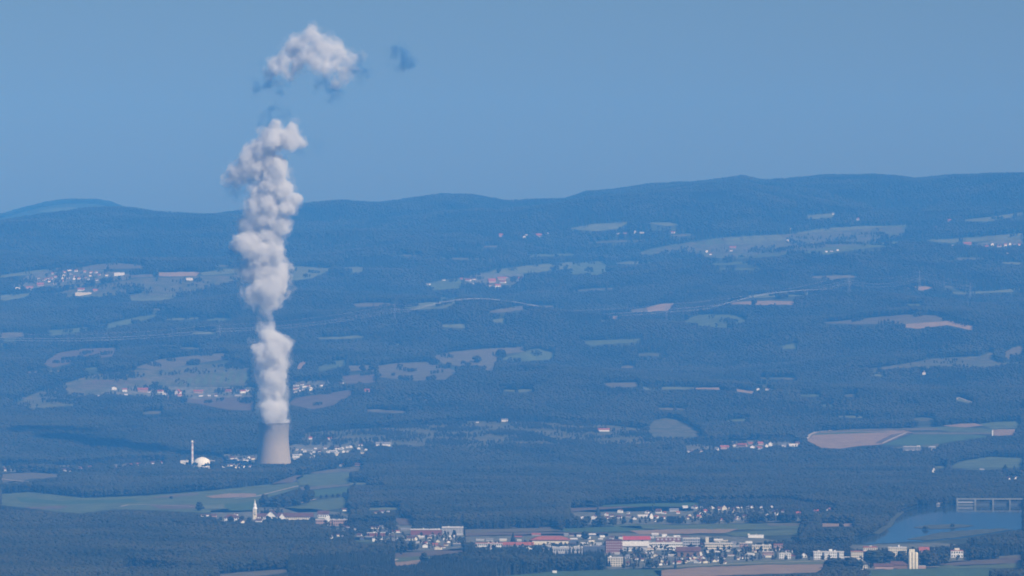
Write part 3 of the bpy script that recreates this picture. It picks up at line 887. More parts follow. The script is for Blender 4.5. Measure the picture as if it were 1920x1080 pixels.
block('apartment_block', 'rose house with red roof just right of the silos', 'house', 1724, 1742, 1026, 1040, 'rose', 'red', 'gable', depth=13, floors=2, cols=4)
e, P, d = block('villa', 'white stepped villa among trees right of the silos', 'villa', 1783, 1806, 1032, 1046, 'white', 'red', depth=14, floors=2, cols=5)
link('upper_floor', box_me('upper_floor', -5, 6, -4, 5, d[2], d[2] + 4.5), WALL['cream'], e)
P = hit(1712, 1067)[0]; k = P[1] / FPX
silo = empty('grain_silos', P)
tag(silo, 'cluster of tall cream grain silos with a head house', 'silo')
SC = mat('silo_concrete', (0.66, 0.60, 0.47), 0.85, 0.1, 6)
sm_ = lathe_me('silo_cylinder', [(3.05 * k, -1), (3.05 * k, 30 * k), (2.6 * k, 31 * k), (0.1, 31.4 * k)], 24)
for i, xx in enumerate((-6, 0, 6)):
    link('silo_cylinder', sm_, SC, silo, loc=(xx * k, 0, 0)); link('silo_cylinder', sm_, SC, silo, loc=(xx * k, 6.2 * k, 0))
link('head_house', box_me('head_house', -7 * k, 3.5 * k, 1 * k, 7 * k, 31.5 * k, 37 * k), WALL['cream'], silo)
mark_house(1702, 1722, 1028, 1064, P[1])
block('barn', 'dark barn with brown roof left of the silos', 'barn', 1672, 1702, 1053, 1067, 'brown', 'brown', 'gable', depth=18)
block('barn', 'long barn with dull red roof beside the farmyard', 'barn', 1640, 1675, 1057, 1068, 'rose', 'brown', 'gable', depth=15)
block('farmhouse', 'small cream farmhouse at left end of the silo farmyard', 'farmhouse', 1612, 1627, 1059, 1068, 'cream', 'grey', 'flat', depth=10, floors=2, cols=4)
block('farm_shed', 'low pale farm shed right of the silos', 'shed', 1722, 1736, 1061, 1067, 'rose', 'pale', depth=10)
block('field_hut', 'tiny white hut at the edge of the conifer wood', 'hut', 1036, 1044, 1070, 1075, 'white', 'pale', depth=6)
block('greenhouse', 'pale glasshouse below the dark green field on the right', 'greenhouse', 1694, 1726, 837, 846, 'grey', 'pale', depth=20, floors=1, cols=12, hfrac=.7, wfrac=.6)
block('greenhouse', 'small glasshouse right of the longer pale one', 'greenhouse', 1742, 1754, 837, 847, 'grey', 'pale', depth=16, floors=2, cols=5)
block('field_wall', 'white end wall of the small field at far right', 'wall', 1860, 1862.5, 806, 817, 'white', 'pale', depth=4)
block('boathouse', 'pale boathouse on the far shore left of the weir', 'boathouse', 1756, 1769, 942.5, 947, 'grey', 'pale', depth=12)
block('tall_house', 'pale narrow house at the edge of the meadow above the reservoir', 'house', 1748, 1754, 876, 889, 'white', 'grey', 'front', depth=12)
block('long_barn', 'long cream barn below the upper left hillside village', 'barn', 141, 171, 548, 554, 'cream', 'pale', depth=18)
block('long_barn', 'white barn at the right end of the upper left village', 'barn', 214, 233, 511, 517, 'white', 'pale', depth=18)
block('farm_shed', 'small pale shed below the bright straw field at upper left', 'shed', 349, 361, 521, 526, 'white', 'pale', depth=12)
block('farmhouse', 'white farmhouse with long low wing above the tower houses at right', 'farmhouse', 705, 732, 829, 837, 'white', 'grey', 'gable', depth=14)

# ---- weir across the reservoir
P = hit(1847, 947.5)[0]; k = P[1] / FPX
weir = empty('weir', P); weir.scale = (1, 1, 0.82)
tag(weir, 'concrete weir and power house spanning the far end of the reservoir', 'weir')
WC = mat('weir_concrete', (0.21, 0.22, 0.19), 0.9, 0.12, 10); WG = mat('weir_gate', (0.09, 0.11, 0.12), 0.7, 0.1, 8)
link('deck', box_me('deck', -54 * k, 110 * k, -6, 6, 13.2 * k, 16.0 * k), WC, weir)
for xx, wd in ((-52.5, 3), (-19, 3.4), (14.5, 3), (46, 2.6), (78, 3)):
    link('pier', box_me('pier', (xx - wd / 2) * k, (xx + wd / 2) * k, -8, 8, -2, 13.2 * k), WC, weir)
for a, b in ((-17.3, 13), (16, 44.7), (47.3, 76.5)):
    link('gate', box_me('gate', a * k, b * k, -1, 1, -2, 9.0 * k), WG, weir)
    link('gate_beam', box_me('gate_beam', a * k, b * k, -3, -1.2, 7.2 * k, 8.0 * k), WC, weir)
link('power_house', box_me('power_house', -51 * k, -20.7 * k, -4, 10, -2, 12.4 * k), WG, weir)
link('crane_beam', box_me('crane_beam', -51 * k, -20.7 * k, -5.5, -4.1, 6.2 * k, 8.2 * k), WALL['grey'], weir)
link('sill_wall', box_me('sill_wall', -51 * k, -20.7 * k, -6.5, -4.1, -2, 2.0 * k), WC, weir)
mark_house(1792, 1919, 931, 948, P[1])

# ---- villages
ww = ['white', 'white', 'white', 'cream']; rr = ['red', 'brown', 'brown', 'grey']
village('village beyond the reservoir road', 'houses of the reservoir village', [
    (1077, 974, 5, 4, 'white', 'grey', 0), (1092, 973, 8, 6, 'white', 'brown', 1), (1106, 975, 5, 3.5, 'cream', 'brown', 0), (1114, 974, 9, 9, 'white', 'brown', 1),
    (1163, 962, 9, 8, 'white', 'brown', 1), (1160, 972, 11, 6, 'white', 'brown', 0), (1178, 964, 5, 5, 'white', 'grey', 0), (1178, 970, 8, 5, 'grey', 'brown', 0),
    (1205, 970, 18, 5, 'white', 'pale', 0), (1220, 973, 7, 12, 'white', 'grey', 1), (1235, 963, 10, 9, 'white', 'brown', 0), (1264, 959, 16, 6, 'white', 'grey', 0),
    (1284, 953, 10, 5, 'white', 'pale', 0), (1302, 954, 9, 7, 'white', 'brown', 1), (1315, 953, 8, 4, 'white', 'grey', 1), (1334, 954, 9, 6, 'white', 'brown', 1),
    (1351, 957, 11, 7, 'cream', 'brown', 0), (1358, 957, 9, 11, 'cream', 'brown', 1), (1368, 957, 8, 7, 'cream', 'brown', 1), (1385, 953, 22, 4.5, 'white', 'brown', 0),
    (1409, 953, 8, 6, 'white', 'brown', 1), (1428, 955, 9, 7, 'white', 'brown', 1), (1446, 953, 8, 6, 'white', 'brown', 1), (1453, 966, 9, 8, 'white', 'brown', 1),
    (1497, 966, 8, 7, 'rose', 'red', 0), (1531, 960, 8, 5, 'rose', 'red', 0), (1555, 958, 8, 6, 'white', 'red', 1), (1383, 972, 8, 5, 'white', 'brown', 1), (1397, 970, 9, 5, 'white', 'brown', 0)],
    [(1125, 968), (1260, 956), (1440, 952), (1480, 960), (1450, 974), (1240, 980), (1140, 978)], 26, (5.5, 8), (4.5, 6.5), ww, rr)
village('town behind the bottom pink field', 'houses of the riverside town', [
    (1192, 1050, 8, 5, 'white', 'brown', 0), (1283, 1038, 8, 6, 'white', 'brown', 1), (1280, 1056, 13, 7, 'cream', 'brown', 1), (1309, 1056, 12, 9, 'white', 'brown', 1),
    (1322, 1056, 12, 6, 'cream', 'brown', 1), (1338, 1054, 9, 6, 'cream', 'brown', 1), (1347, 1053, 8, 5, 'white', 'grey', 1), (1357, 1058, 8, 9, 'cream', 'brown', 1), (1240, 1047, 18, 5, 'grey', 'grey', 0)],
    [(1185, 1042), (1260, 1036), (1300, 1044), (1362, 1042), (1362, 1056), (1250, 1062), (1190, 1056)], 22, (6, 9), (5, 7), ww, rr, 6)
village('park right of the town', 'houses of the park', [(1408, 1042, 12, 5, 'white', 'pale', 0), (1390, 1048, 6, 5, 'white', 'brown', 1), (1400, 1048, 5, 5, 'white', 'grey', 1), (1383, 1050, 5, 5, 'cream', 'brown', 0)], None, 0, 0, 0, ww, rr)
village('hamlet above the bottom-left wood', 'houses of the hamlet by the wood', [
    (621, 1010, 8, 8, 'white', 'brown', 1), (634, 1006, 7, 5, 'cream', 'brown', 0), (642, 1008, 4, 4, 'white', 'grey', 0), (674, 1006, 9, 6, 'white', 'brown', 0), (727, 1001, 8, 6, 'white', 'grey', 0),
    (741, 999, 14, 5, 'white', 'red', 0), (772, 1014, 16, 9, 'cream', 'brown', 0), (779, 1013, 6, 6, 'white', 'brown', 1), (797, 1027, 10, 8, 'white', 'brown', 1), (822, 1031, 12, 9, 'cream', 'brown', 1), (816, 1024, 10, 6, 'rose', 'red', 0),
    (834, 1013, 8, 6, 'white', 'grey', 1), (821, 1017, 7, 6, 'cream', 'grey', 1), (803, 1010, 12, 5, 'cream', 'brown', 0), (748, 1013, 5, 6, 'white', 'brown', 1), (752, 1016, 5, 4, 'grey', 'brown', 0), (832, 1028, 5, 5, 'white', 'brown', 0)],
    [(745, 1004), (860, 1008), (865, 1024), (780, 1026)], 6, (6, 8), (4, 6), ww, rr)
village('cluster left of the steeple', 'houses by the steeple', [(384, 968, 18, 4, 'white', 'brown', 0), (411, 976, 6, 5, 'white', 'brown', 1), (418, 981, 5, 4, 'white', 'grey', 0), (442, 967, 7, 5, 'white', 'brown', 1),
    (454, 981, 9, 6, 'cream', 'brown', 1), (400, 970, 12, 6, 'rose', 'brown', 0), (466, 978, 8, 6, 'white', 'brown', 0), (486, 979, 12, 7, 'white', 'brown', 0)], None, 0, 0, 0, ww, rr)
village('farms below the dark middle wood', 'farms by the middle wood', [(646, 958, 12, 5, 'white', 'brown', 0), (666, 957, 5, 3, 'white', 'grey', 0), (705, 963, 7, 4, 'cream', 'brown', 0), (716, 962, 9, 6, 'white', 'brown', 0), (728, 960, 5, 3, 'white', 'grey', 0), (650, 990, 12, 4, 'grey', 'brown', 0), (716, 990, 8, 5, 'grey', 'grey', 0)], None, 0, 0, 0, ww, rr)
village('settlement between dome and cooling tower', 'houses between dome and tower', [], [(418, 862), (478, 858), (478, 876), (450, 880), (418, 878)], 26, (5, 8), (4, 5.5), ww, ['grey', 'brown', 'grey'], 5.5)
village('settlement right of the cooling tower', 'houses right of the cooling tower', [(582, 824, 6, 5, 'white', 'red', 0), (618, 825, 7, 5, 'white', 'red', 0), (625, 848, 14, 4, 'white', 'pale', 0), (586, 858, 14, 4, 'cream', 'pale', 0), (578, 845, 16, 3, 'white', 'grey', 0), (642, 874, 8, 5, 'white', 'brown', 1), (672, 873, 12, 5, 'rose', 'brown', 0)],
    [(552, 842), (600, 842), (690, 834), (690, 850), (600, 858), (552, 866)], 24, (5, 8), (3.5, 5), ww, ['grey', 'brown', 'pale'], 6)
village('valley row at far left', 'houses of the valley row', [(10, 883, 9, 6, 'white', 'brown', 0), (23, 882, 6, 5, 'white', 'grey', 1), (113, 882, 5, 5, 'rose', 'red', 0), (127, 884, 14, 6, 'white', 'brown', 0), (151, 881, 9, 6, 'white', 'brown', 0), (168, 879, 7, 6, 'rose', 'brown', 0),
    (202, 880, 7, 5, 'white', 'brown', 0), (218, 879, 6, 4, 'grey', 'brown', 0), (243, 877, 10, 8, 'rose', 'red', 0), (260, 874, 8, 6, 'white', 'red', 0), (285, 871, 9, 6, 'white', 'brown', 0), (305, 870, 6, 5, 'white', 'red', 0), (274, 873, 6, 4, 'cream', 'brown', 0), (230, 879, 6, 4, 'cream', 'brown', 0)], None, 0, 0, 0, ww, rr)
village('village left of the steam', 'houses of the lower left village', [(182, 744, 9, 4, 'white', 'grey', 0), (214, 730, 9, 6, 'white', 'brown', 1), (234, 734, 9, 6, 'white', 'red', 0), (236, 741, 6, 4, 'white', 'grey', 0), (268, 735, 18, 8, 'rose', 'red', 0), (279, 736, 6, 4, 'white', 'brown', 0),
    (301, 737, 10, 6, 'white', 'red', 0), (309, 741, 8, 6, 'white', 'brown', 1), (334, 739, 9, 9, 'white', 'red', 1), (336, 743, 8, 5, 'rose', 'red', 0), (372, 737, 17, 6, 'rose', 'red', 0), (376, 743, 8, 3, 'white', 'grey', 0), (392, 743, 5, 4, 'white', 'grey', 0), (405, 743, 6, 4, 'white', 'brown', 0), (428, 735, 11, 5, 'rose', 'red', 0), (455, 737, 10, 6, 'white', 'red', 0), (463, 734, 6, 5, 'white', 'brown', 1), (447, 742, 12, 3, 'white', 'grey', 0), (278, 748, 5, 3, 'white', 'grey', 0), (286, 748, 5, 3, 'white', 'brown', 0), (314, 749, 5, 4, 'white', 'brown', 0)], None, 0, 0, 0, ww, rr)
village('village right of the steam', 'houses right of the steam', [(603, 724, 7, 4, 'white', 'brown', 0), (640, 720, 8, 4, 'white', 'brown', 0)], [(546, 722), (586, 720), (586, 738), (548, 738)], 13, (5, 8), (3.5, 5), ww, ['brown', 'red', 'grey'], 5)
village('upper left hillside village', 'houses of the upper left village', [(33, 541, 10, 5, 'white', 'brown', 1), (55, 541, 14, 5, 'rose', 'red', 0), (76, 536, 14, 7, 'rose', 'red', 0), (92, 529, 6, 4, 'white', 'red', 0), (130, 508, 9, 4, 'white', 'brown', 0), (152, 545, 14, 6, 'white', 'red', 0), (178, 546, 10, 5, 'rose', 'red', 0), (166, 525, 5, 4, 'white', 'grey', 0), (182, 526, 6, 4, 'white', 'brown', 0)],
    [(95, 534), (70, 522), (120, 506), (175, 507), (212, 514), (212, 520), (150, 528)], 24, (4.5, 7), (3.5, 5), ['white', 'cream', 'rose', 'grey'], ['red', 'brown', 'red'], 6)
village('hillside village in the centre', 'houses of the central hillside village', [(803, 534, 8, 4, 'white', 'grey', 0), (832, 526, 7, 3, 'white', 'grey', 0), (878, 527, 12, 5, 'white', 'red', 0), (889, 525, 8, 5, 'white', 'brown', 0), (887, 533, 4, 3, 'white', 'grey', 0), (922, 530, 16, 9, 'rose', 'red', 0), (941, 525, 18, 7, 'rose', 'red', 0), (943, 531, 12, 6, 'white', 'red', 0), (933, 539, 12, 8, 'white', 'red', 0), (917, 537, 9, 5, 'white', 'brown', 0), (952, 522, 5, 5, 'cream', 'brown', 0), (976, 524, 11, 5, 'rose', 'red', 0), (865, 524, 6, 4, 'rose', 'red', 0)], None, 0, 0, 0, ww, rr)
village('hamlet high under the wooded ridge', 'houses of the high hamlet', [(939, 444, 8, 7, 'rose', 'red', 0), (982, 446, 6, 5, 'white', 'brown', 1), (988, 441, 8, 3, 'cream', 'brown', 0), (1010, 443, 12, 6, 'rose', 'red', 0), (1014, 445, 7, 4, 'white', 'brown', 0), (1028, 438, 4, 3, 'white', 'grey', 0)], None, 0, 0, 0, ww, rr)
village('hamlet on the pale high meadow', 'houses of the high meadow hamlet', [(1159, 439, 5, 3, 'white', 'grey', 0), (1172, 438, 8, 3, 'rose', 'brown', 0), (1191, 437, 6, 6, 'white', 'red', 1), (1203, 437, 10, 3, 'white', 'grey', 0), (1262, 437, 8, 4, 'white', 'red', 0)], None, 0, 0, 0, ww, rr)
village('village at the upper right edge', 'houses of the upper right village', [(1814, 460, 16, 7, 'rose', 'red', 0), (1786, 461, 4, 3, 'white', 'grey', 0), (1850, 464, 8, 5, 'rose', 'red', 0), (1859, 460, 7, 5, 'white', 'grey', 1), (1874, 463, 9, 5, 'white', 'red', 0), (1885, 461, 6, 5, 'white', 'red', 0), (1893, 459, 5, 5, 'white', 'brown', 1), (1901, 459, 5, 4, 'white', 'brown', 0), (1911, 460, 6, 4, 'white', 'red', 0), (1889, 476, 4, 3, 'white', 'grey', 0)], None, 0, 0, 0, ww, rr)
village('farms on the right high meadows', 'scattered high farms', [(1374, 465, 14, 4, 'rose', 'red', 0), (1371, 471, 6, 4, 'white', 'brown', 0), (1476, 452, 5, 4, 'white', 'grey', 1), (1483, 430, 5, 4, 'white', 'grey', 1), (1609, 414, 6, 7, 'white', 'red', 1), (1562, 402, 4, 4, 'white', 'grey', 0), (1549, 473, 5, 4, 'white', 'grey', 0), (1559, 472, 5, 4, 'white', 'brown', 1), (1570, 470, 5, 4, 'white', 'grey', 1), (1780, 416, 7, 6, 'rose', 'red', 0), (1757, 426, 8, 3, 'rose', 'brown', 0), (1325, 473, 5, 6, 'white', 'grey', 1), (1332, 478, 5, 5, 'white', 'brown', 0)], None, 0, 0, 0, ww, rr)
village('village left of the pink slope field', 'houses of the right valley village', [(1293, 849, 12, 6, 'white', 'brown', 1), (1313, 848, 9, 4, 'cream', 'brown', 0), (1344, 845, 6, 7, 'white', 'grey', 0), (1358, 843, 16, 8, 'rose', 'red', 0), (1378, 837, 7, 5, 'white', 'red', 1), (1392, 838, 16, 7, 'rose', 'red', 0), (1410, 840, 8, 6, 'white', 'brown', 1), (1424, 843, 9, 6, 'white', 'red', 0), (1437, 839, 6, 7, 'white', 'brown', 1), (1444, 836, 7, 8, 'white', 'grey', 1), (1425, 834, 10, 6, 'rose', 'red', 0), (1407, 833, 8, 4, 'rose', 'red', 0), (1470, 838, 8, 6, 'white', 'grey', 1), (1487, 837, 16, 5, 'white', 'pale', 0), (1495, 833, 8, 5, 'rose', 'brown', 0), (1250, 843, 16, 3, 'rose', 'brown', 0)], None, 0, 0, 0, ww, rr)
village('hamlet above the weir', 'houses above the weir', [(1882, 889, 12, 4, 'white', 'brown', 0), (1893, 900, 10, 7, 'white', 'brown', 1), (1906, 899, 10, 7, 'white', 'brown', 1), (1899, 893, 12, 4, 'cream', 'brown', 0), (1916, 888, 8, 6, 'rose', 'brown', 0), (1840, 881, 9, 3, 'grey', 'grey', 0)], None, 0, 0, 0, ww, rr)
village('farms beside the straw strip', 'farms by the straw strip', [(1421, 733, 7, 6, 'white', 'grey', 1), (1438, 732, 6, 5, 'white', 'brown', 1), (1446, 732, 6, 4, 'white', 'grey', 0), (1460, 745, 5, 3, 'white', 'grey', 0)], None, 0, 0, 0, ww, rr)
for px, py, w_, h_, wa, ro, lab in ((690, 737, 12, 8, 'rose', 'red', 'lone farmhouse with broad red roof on the slope right of the steam'), (946, 790, 12, 5, 'white', 'grey', 'lone white house at the upper edge of the rough pasture'),
                                   (1132, 809, 20, 6, 'white', 'red', 'long red-roofed farm in the middle of the rough pasture'), (895, 793, 5, 3, 'white', 'grey', 'tiny white hut on the top edge of the rough pasture'),
                                   (730, 786, 4, 3, 'cream', 'brown', 'tiny cream hut at the wood edge right of the tower')):
    e, P, d = house(px, py, w_, h_, wa, ro, 0.1, False, name='farmhouse'); tag(e, lab, 'farmhouse')
e, P, d = house(1733, 702, 9, 6, 'white', 'red', 0, True, name='chapel')
tag(e, 'bright white chapel alone below the long right meadow', 'chapel')
link('bell_turret', box_me('bell_turret', -1.5, 1.5, -1.5, 1.5, d[2] * .8, d[2] * 1.35), WALL['white'], e)

sheds('works area behind the conifer wood', 'sheds of the works area', [(880, 1014), (1000, 1004), (1130, 1006), (1230, 1004), (1330, 1010), (1400, 1018), (1490, 1034), (1490, 1048), (1370, 1044), (1180, 1044), (1100, 1036), (990, 1032), (890, 1030)], 62)
sheds('works left of the ribbed hall', 'sheds of the left works', [(640, 996), (720, 988), (830, 1002), (868, 1010), (860, 1026), (760, 1022), (640, 1012)], 18)

# ------------------------------------------------------------------ power line
STEEL = mat('galvanised_steel', (0.26, 0.27, 0.28), 0.7)
def bars(segs, r):
    v, f = [], []
    for a, b in segs:
        a, b = Vector(a), Vector(b)
        q = (b - a).to_track_quat('Z', 'Y')
        o = len(v)
        for P_ in (a, b):
            for dx, dy in ((-r, -r), (r, -r), (r, r), (-r, r)):
                v.append(P_ + q @ Vector((dx, dy, 0)))
        f += [(o, o + 1, o + 5, o + 4), (o + 1, o + 2, o + 6, o + 5), (o + 2, o + 3, o + 7, o + 6), (o + 3, o, o + 4, o + 7), (o, o + 3, o + 2, o + 1), (o + 4, o + 5, o + 6, o + 7)]
    return v, f
segs = []
lev = [(0, 5.0), (15, 3.6), (30, 2.5), (44, 1.6), (56, 1.1), (70, 0.4)]
for i in range(len(lev) - 1):
    (z0, a), (z1, b) = lev[i], lev[i + 1]
    c0 = [(-a, -a, z0), (a, -a, z0), (a, a, z0), (-a, a, z0)]; c1 = [(-b, -b, z1), (b, -b, z1), (b, b, z1), (-b, b, z1)]
    for j in range(4):
        segs += [(c0[j], c1[j]), (c0[j], c1[(j + 1) % 4]), (c1[j], c1[(j + 1) % 4])]
body = pyd('lattice_mast', *bars(segs, 0.17))
arms = []
for z, L in ((42, 11), (52, 14), (62, 9)):
    arms.append(pyd('cross_arm', *bars([((-L, 0, z), (L, 0, z)), ((-L, 0, z), (0, 0, z + 3)), ((L, 0, z), (0, 0, z + 3))], 0.16)))
def pylon(px, py, hpx, label):
    P = hit(px, py)[0]
    s = hpx * P[1] / FPX / 70.0
    e = empty('power_pylon', P)
    tag(e, label, 'pylon', 'pylons of the hillside power line')
    link('lattice_mast', body, STEEL, e, scale=(s, s, s))
    for a in arms: link('cross_arm', a, STEEL, e, scale=(s, s, s))
    mark_house(px - 2, px + 2, py - hpx, py - 4, P[1])
    return P, s
pyl = [(-60, 652, 30, 'x'), (412, 640, 32, 'lattice pylon left of the steam above the pale pasture'), (740, 604, 34, 'lattice pylon right of the steam beside the long pale meadow'),
       (1250, 606, 36, 'lattice pylon just below the bright straw field on the slope'), (1592, 555, 40, 'tall lattice pylon standing out on the right slope'),
       (1724, 545, 38, 'lattice pylon above the pink field strip on the right slope'), (1819, 562, 34, 'lattice pylon right of the pink field strip'), (2010, 590, 34, 'y')]
pp = []
for a in pyl:
    if 0 < a[0] < 1920: pp.append(pylon(*a))
    else:
        P = hit(a[0], a[1])[0]; pp.append((P, a[2] * P[1] / FPX / 70.0))
CAB = mat('aluminium_cable', (0.75, 0.75, 0.75), 0.35)
spans = ['far left', 'left', 'middle', 'centre right', 'right', 'right hand', 'far right']
for i in range(len(pp) - 1):
    (A, sa), (B, sb) = pp[i], pp[i + 1]
    for j, (xo, z) in enumerate(((-11, 41), (11, 41), (-14, 51), (14, 51), (0, 69))):
        v = []; f = []
        N = 24
        a0 = np.array([A[0] + xo * sa, A[1], A[2] + z * sa]); b0 = np.array([B[0] + xo * sb, B[1], B[2] + z * sb])
        sag = np.linalg.norm(b0 - a0) * 0.018 + 4
        for q in range(N + 1):
            t = q / N
            P = a0 + (b0 - a0) * t; P[2] -= sag * 4 * t * (1 - t)
            P[2] = max(P[2], float(zt(P[0], P[1])) + 27)
            r = 0.075
            v += [(P[0], P[1] - r, P[2] - r), (P[0], P[1] + r, P[2] - r), (P[0], P[1], P[2] + r)]
            if q:
                o = (q - 1) * 3
                for e_ in range(3): f.append((o + e_, o + (e_ + 1) % 3, o + 3 + (e_ + 1) % 3, o + 3 + e_))
        lo = ['left lower', 'right lower', 'left upper', 'right upper', 'top'][j]
        tag(link('power_cable', pyd('power_cable', v, f), CAB), f'thin {lo} cable in the {spans[i]} span of the hillside power line', 'cable', 'cables of the hillside power line')

# ------------------------------------------------------------------ trees
LEAF = mat('broadleaf_foliage', (0.028, 0.036, 0.017), 0.95, 0.30, 260.0, inst=0.12, var_rgb=(0.046, 0.050, 0.023))
NEED = mat('conifer_foliage', (0.022, 0.031, 0.019), 0.95, 0.30, 260.0, inst=0.12, var_rgb=(0.033, 0.041, 0.022))
BARK = mat('bark', (0.09, 0.07, 0.05), 0.95)

def clump_crown(seed, n=16, w=0.26, z0=0.22, z1=0.98):
    """a broadleaf crown of unit height: many small rough clumps spread through an uneven volume"""
    R_ = random.Random(seed)
    bm = bmesh.new()
    for i in range(n):
        a = R_.uniform(0, 6.283); t = R_.random()
        z = z0 + 0.1 + (z1 - z0 - 0.2) * t
        env = w * (math.sin(math.pi * min(1, 0.18 + 0.80 * t)) ** 0.6)
        rr_ = env * math.sqrt(R_.random()) * 0.85
        s = R_.uniform(0.085, 0.15)
        mtx = Matrix.Translation((rr_ * math.cos(a), rr_ * math.sin(a), z)) @ Matrix.Rotation(R_.uniform(0, 6), 4, 'Z') @ Matrix.Diagonal((s * R_.uniform(.9, 1.3), s, s * R_.uniform(.7, 1.0), 1))
        r = bmesh.ops.create_icosphere(bm, subdivisions=1, radius=1.0, matrix=mtx)
        for v in r['verts']:
            v.co += Vector((R_.uniform(-1, 1), R_.uniform(-1, 1), R_.uniform(-1, 1))) * s * 0.35
    me = bpy.data.meshes.new('crown'); bm.to_mesh(me); bm.free()
    me.polygons.foreach_set('use_smooth', [True] * len(me.polygons))
    return me

def conifer_crown(seed, tiers=7, w=0.15):
    R_ = random.Random(seed)
    v, f = [], []
    for i in range(tiers):
        t = i / (tiers - 1)
        zb = 0.10 + 0.80 * t; zt_ = min(1.0, zb + 0.24 - 0.08 * t)
        r = w * (1 - t) ** 0.8 + 0.02
        n = 9
        o = len(v)
        for k in range(n):
            a = 6.283 * k / n + R_.uniform(-.25, .25) + i
            q = r * R_.uniform(0.6, 1.2)
            v.append((q * math.cos(a), q * math.sin(a), zb - R_.uniform(0, 0.05)))
        v.append((R_.uniform(-.01, .01), R_.uniform(-.01, .01), zt_))
        for k in range(n): f.append((o + k, o + (k + 1) % n, o + n))
    return pyd('crown', v, f)

def trunk_me(h=0.45, r=0.022):
    return lathe_me('trunk', [(r, -0.03), (r * .8, h * .6), (r * .45, h)], 7)

broad = [clump_crown(s, 15, w_) for s, w_ in ((1, .26), (2, .30), (3, .23), (4, .28), (5, .33))]
coni = [conifer_crown(s, 7, w_) for s, w_ in ((11, .15), (12, .13), (13, .18))]
protos = bpy.data.collections.new('tree_library')
pobjs = []
for i, c in enumerate(broad + coni):
    c.materials.append(LEAF if i < len(broad) else NEED)
    o = bpy.data.objects.new(f'kind_{i:02d}', c)
    protos.objects.link(o); pobjs.append(o)

def gn_wood(name, pts, hs, rots, kinds, label):
    me = bpy.data.meshes.new(name)
    me.from_pydata(pts.tolist(), [], [])
    for nm, ty, arr in (('hgt', 'FLOAT', hs), ('rot', 'FLOAT', rots), ('knd', 'INT', kinds)):
        at = me.attributes.new(nm, ty, 'POINT')
        at.data.foreach_set('value', arr.astype(np.int32 if ty == 'INT' else np.float32))
    o = link(name, me)
    tag(o, label, 'woodland', kind='stuff')
    ng = bpy.data.node_groups.new(name + '_nodes', 'GeometryNodeTree')
    ng.interface.new_socket('Geometry', in_out='INPUT', socket_type='NodeSocketGeometry')
    ng.interface.new_socket('Geometry', in_out='OUTPUT', socket_type='NodeSocketGeometry')
    N, L = ng.nodes, ng.links
    gi, go = N.new('NodeGroupInput'), N.new('NodeGroupOutput')
    ci = N.new('GeometryNodeCollectionInfo'); ci.inputs['Collection'].default_value = protos
    ci.inputs['Separate Children'].default_value = True; ci.inputs['Reset Children'].default_value = True
    ip = N.new('GeometryNodeInstanceOnPoints'); ip.inputs['Pick Instance'].default_value = True
    def att(nm, ty):
        q = N.new('GeometryNodeInputNamedAttribute'); q.data_type = ty; q.inputs['Name'].default_value = nm; return q
    ah, ar, ak = att('hgt', 'FLOAT'), att('rot', 'FLOAT'), att('knd', 'INT')
    cx = N.new('ShaderNodeCombineXYZ')
    L.new(gi.outputs[0], ip.inputs['Points']); L.new(ci.outputs[0], ip.inputs['Instance'])
    L.new(ak.outputs[0], ip.inputs['Instance Index'])
    L.new(ar.outputs[0], cx.inputs['Z'])
    er = N.new('FunctionNodeEulerToRotation'); L.new(cx.outputs[0], er.inputs[0])
    L.new(er.outputs[0], ip.inputs['Rotation']); L.new(ah.outputs[0], ip.inputs['Scale'])
    L.new(ip.outputs[0], go.inputs[0])
    md = o.modifiers.new('trees', 'NODES'); md.node_group = ng
    return o

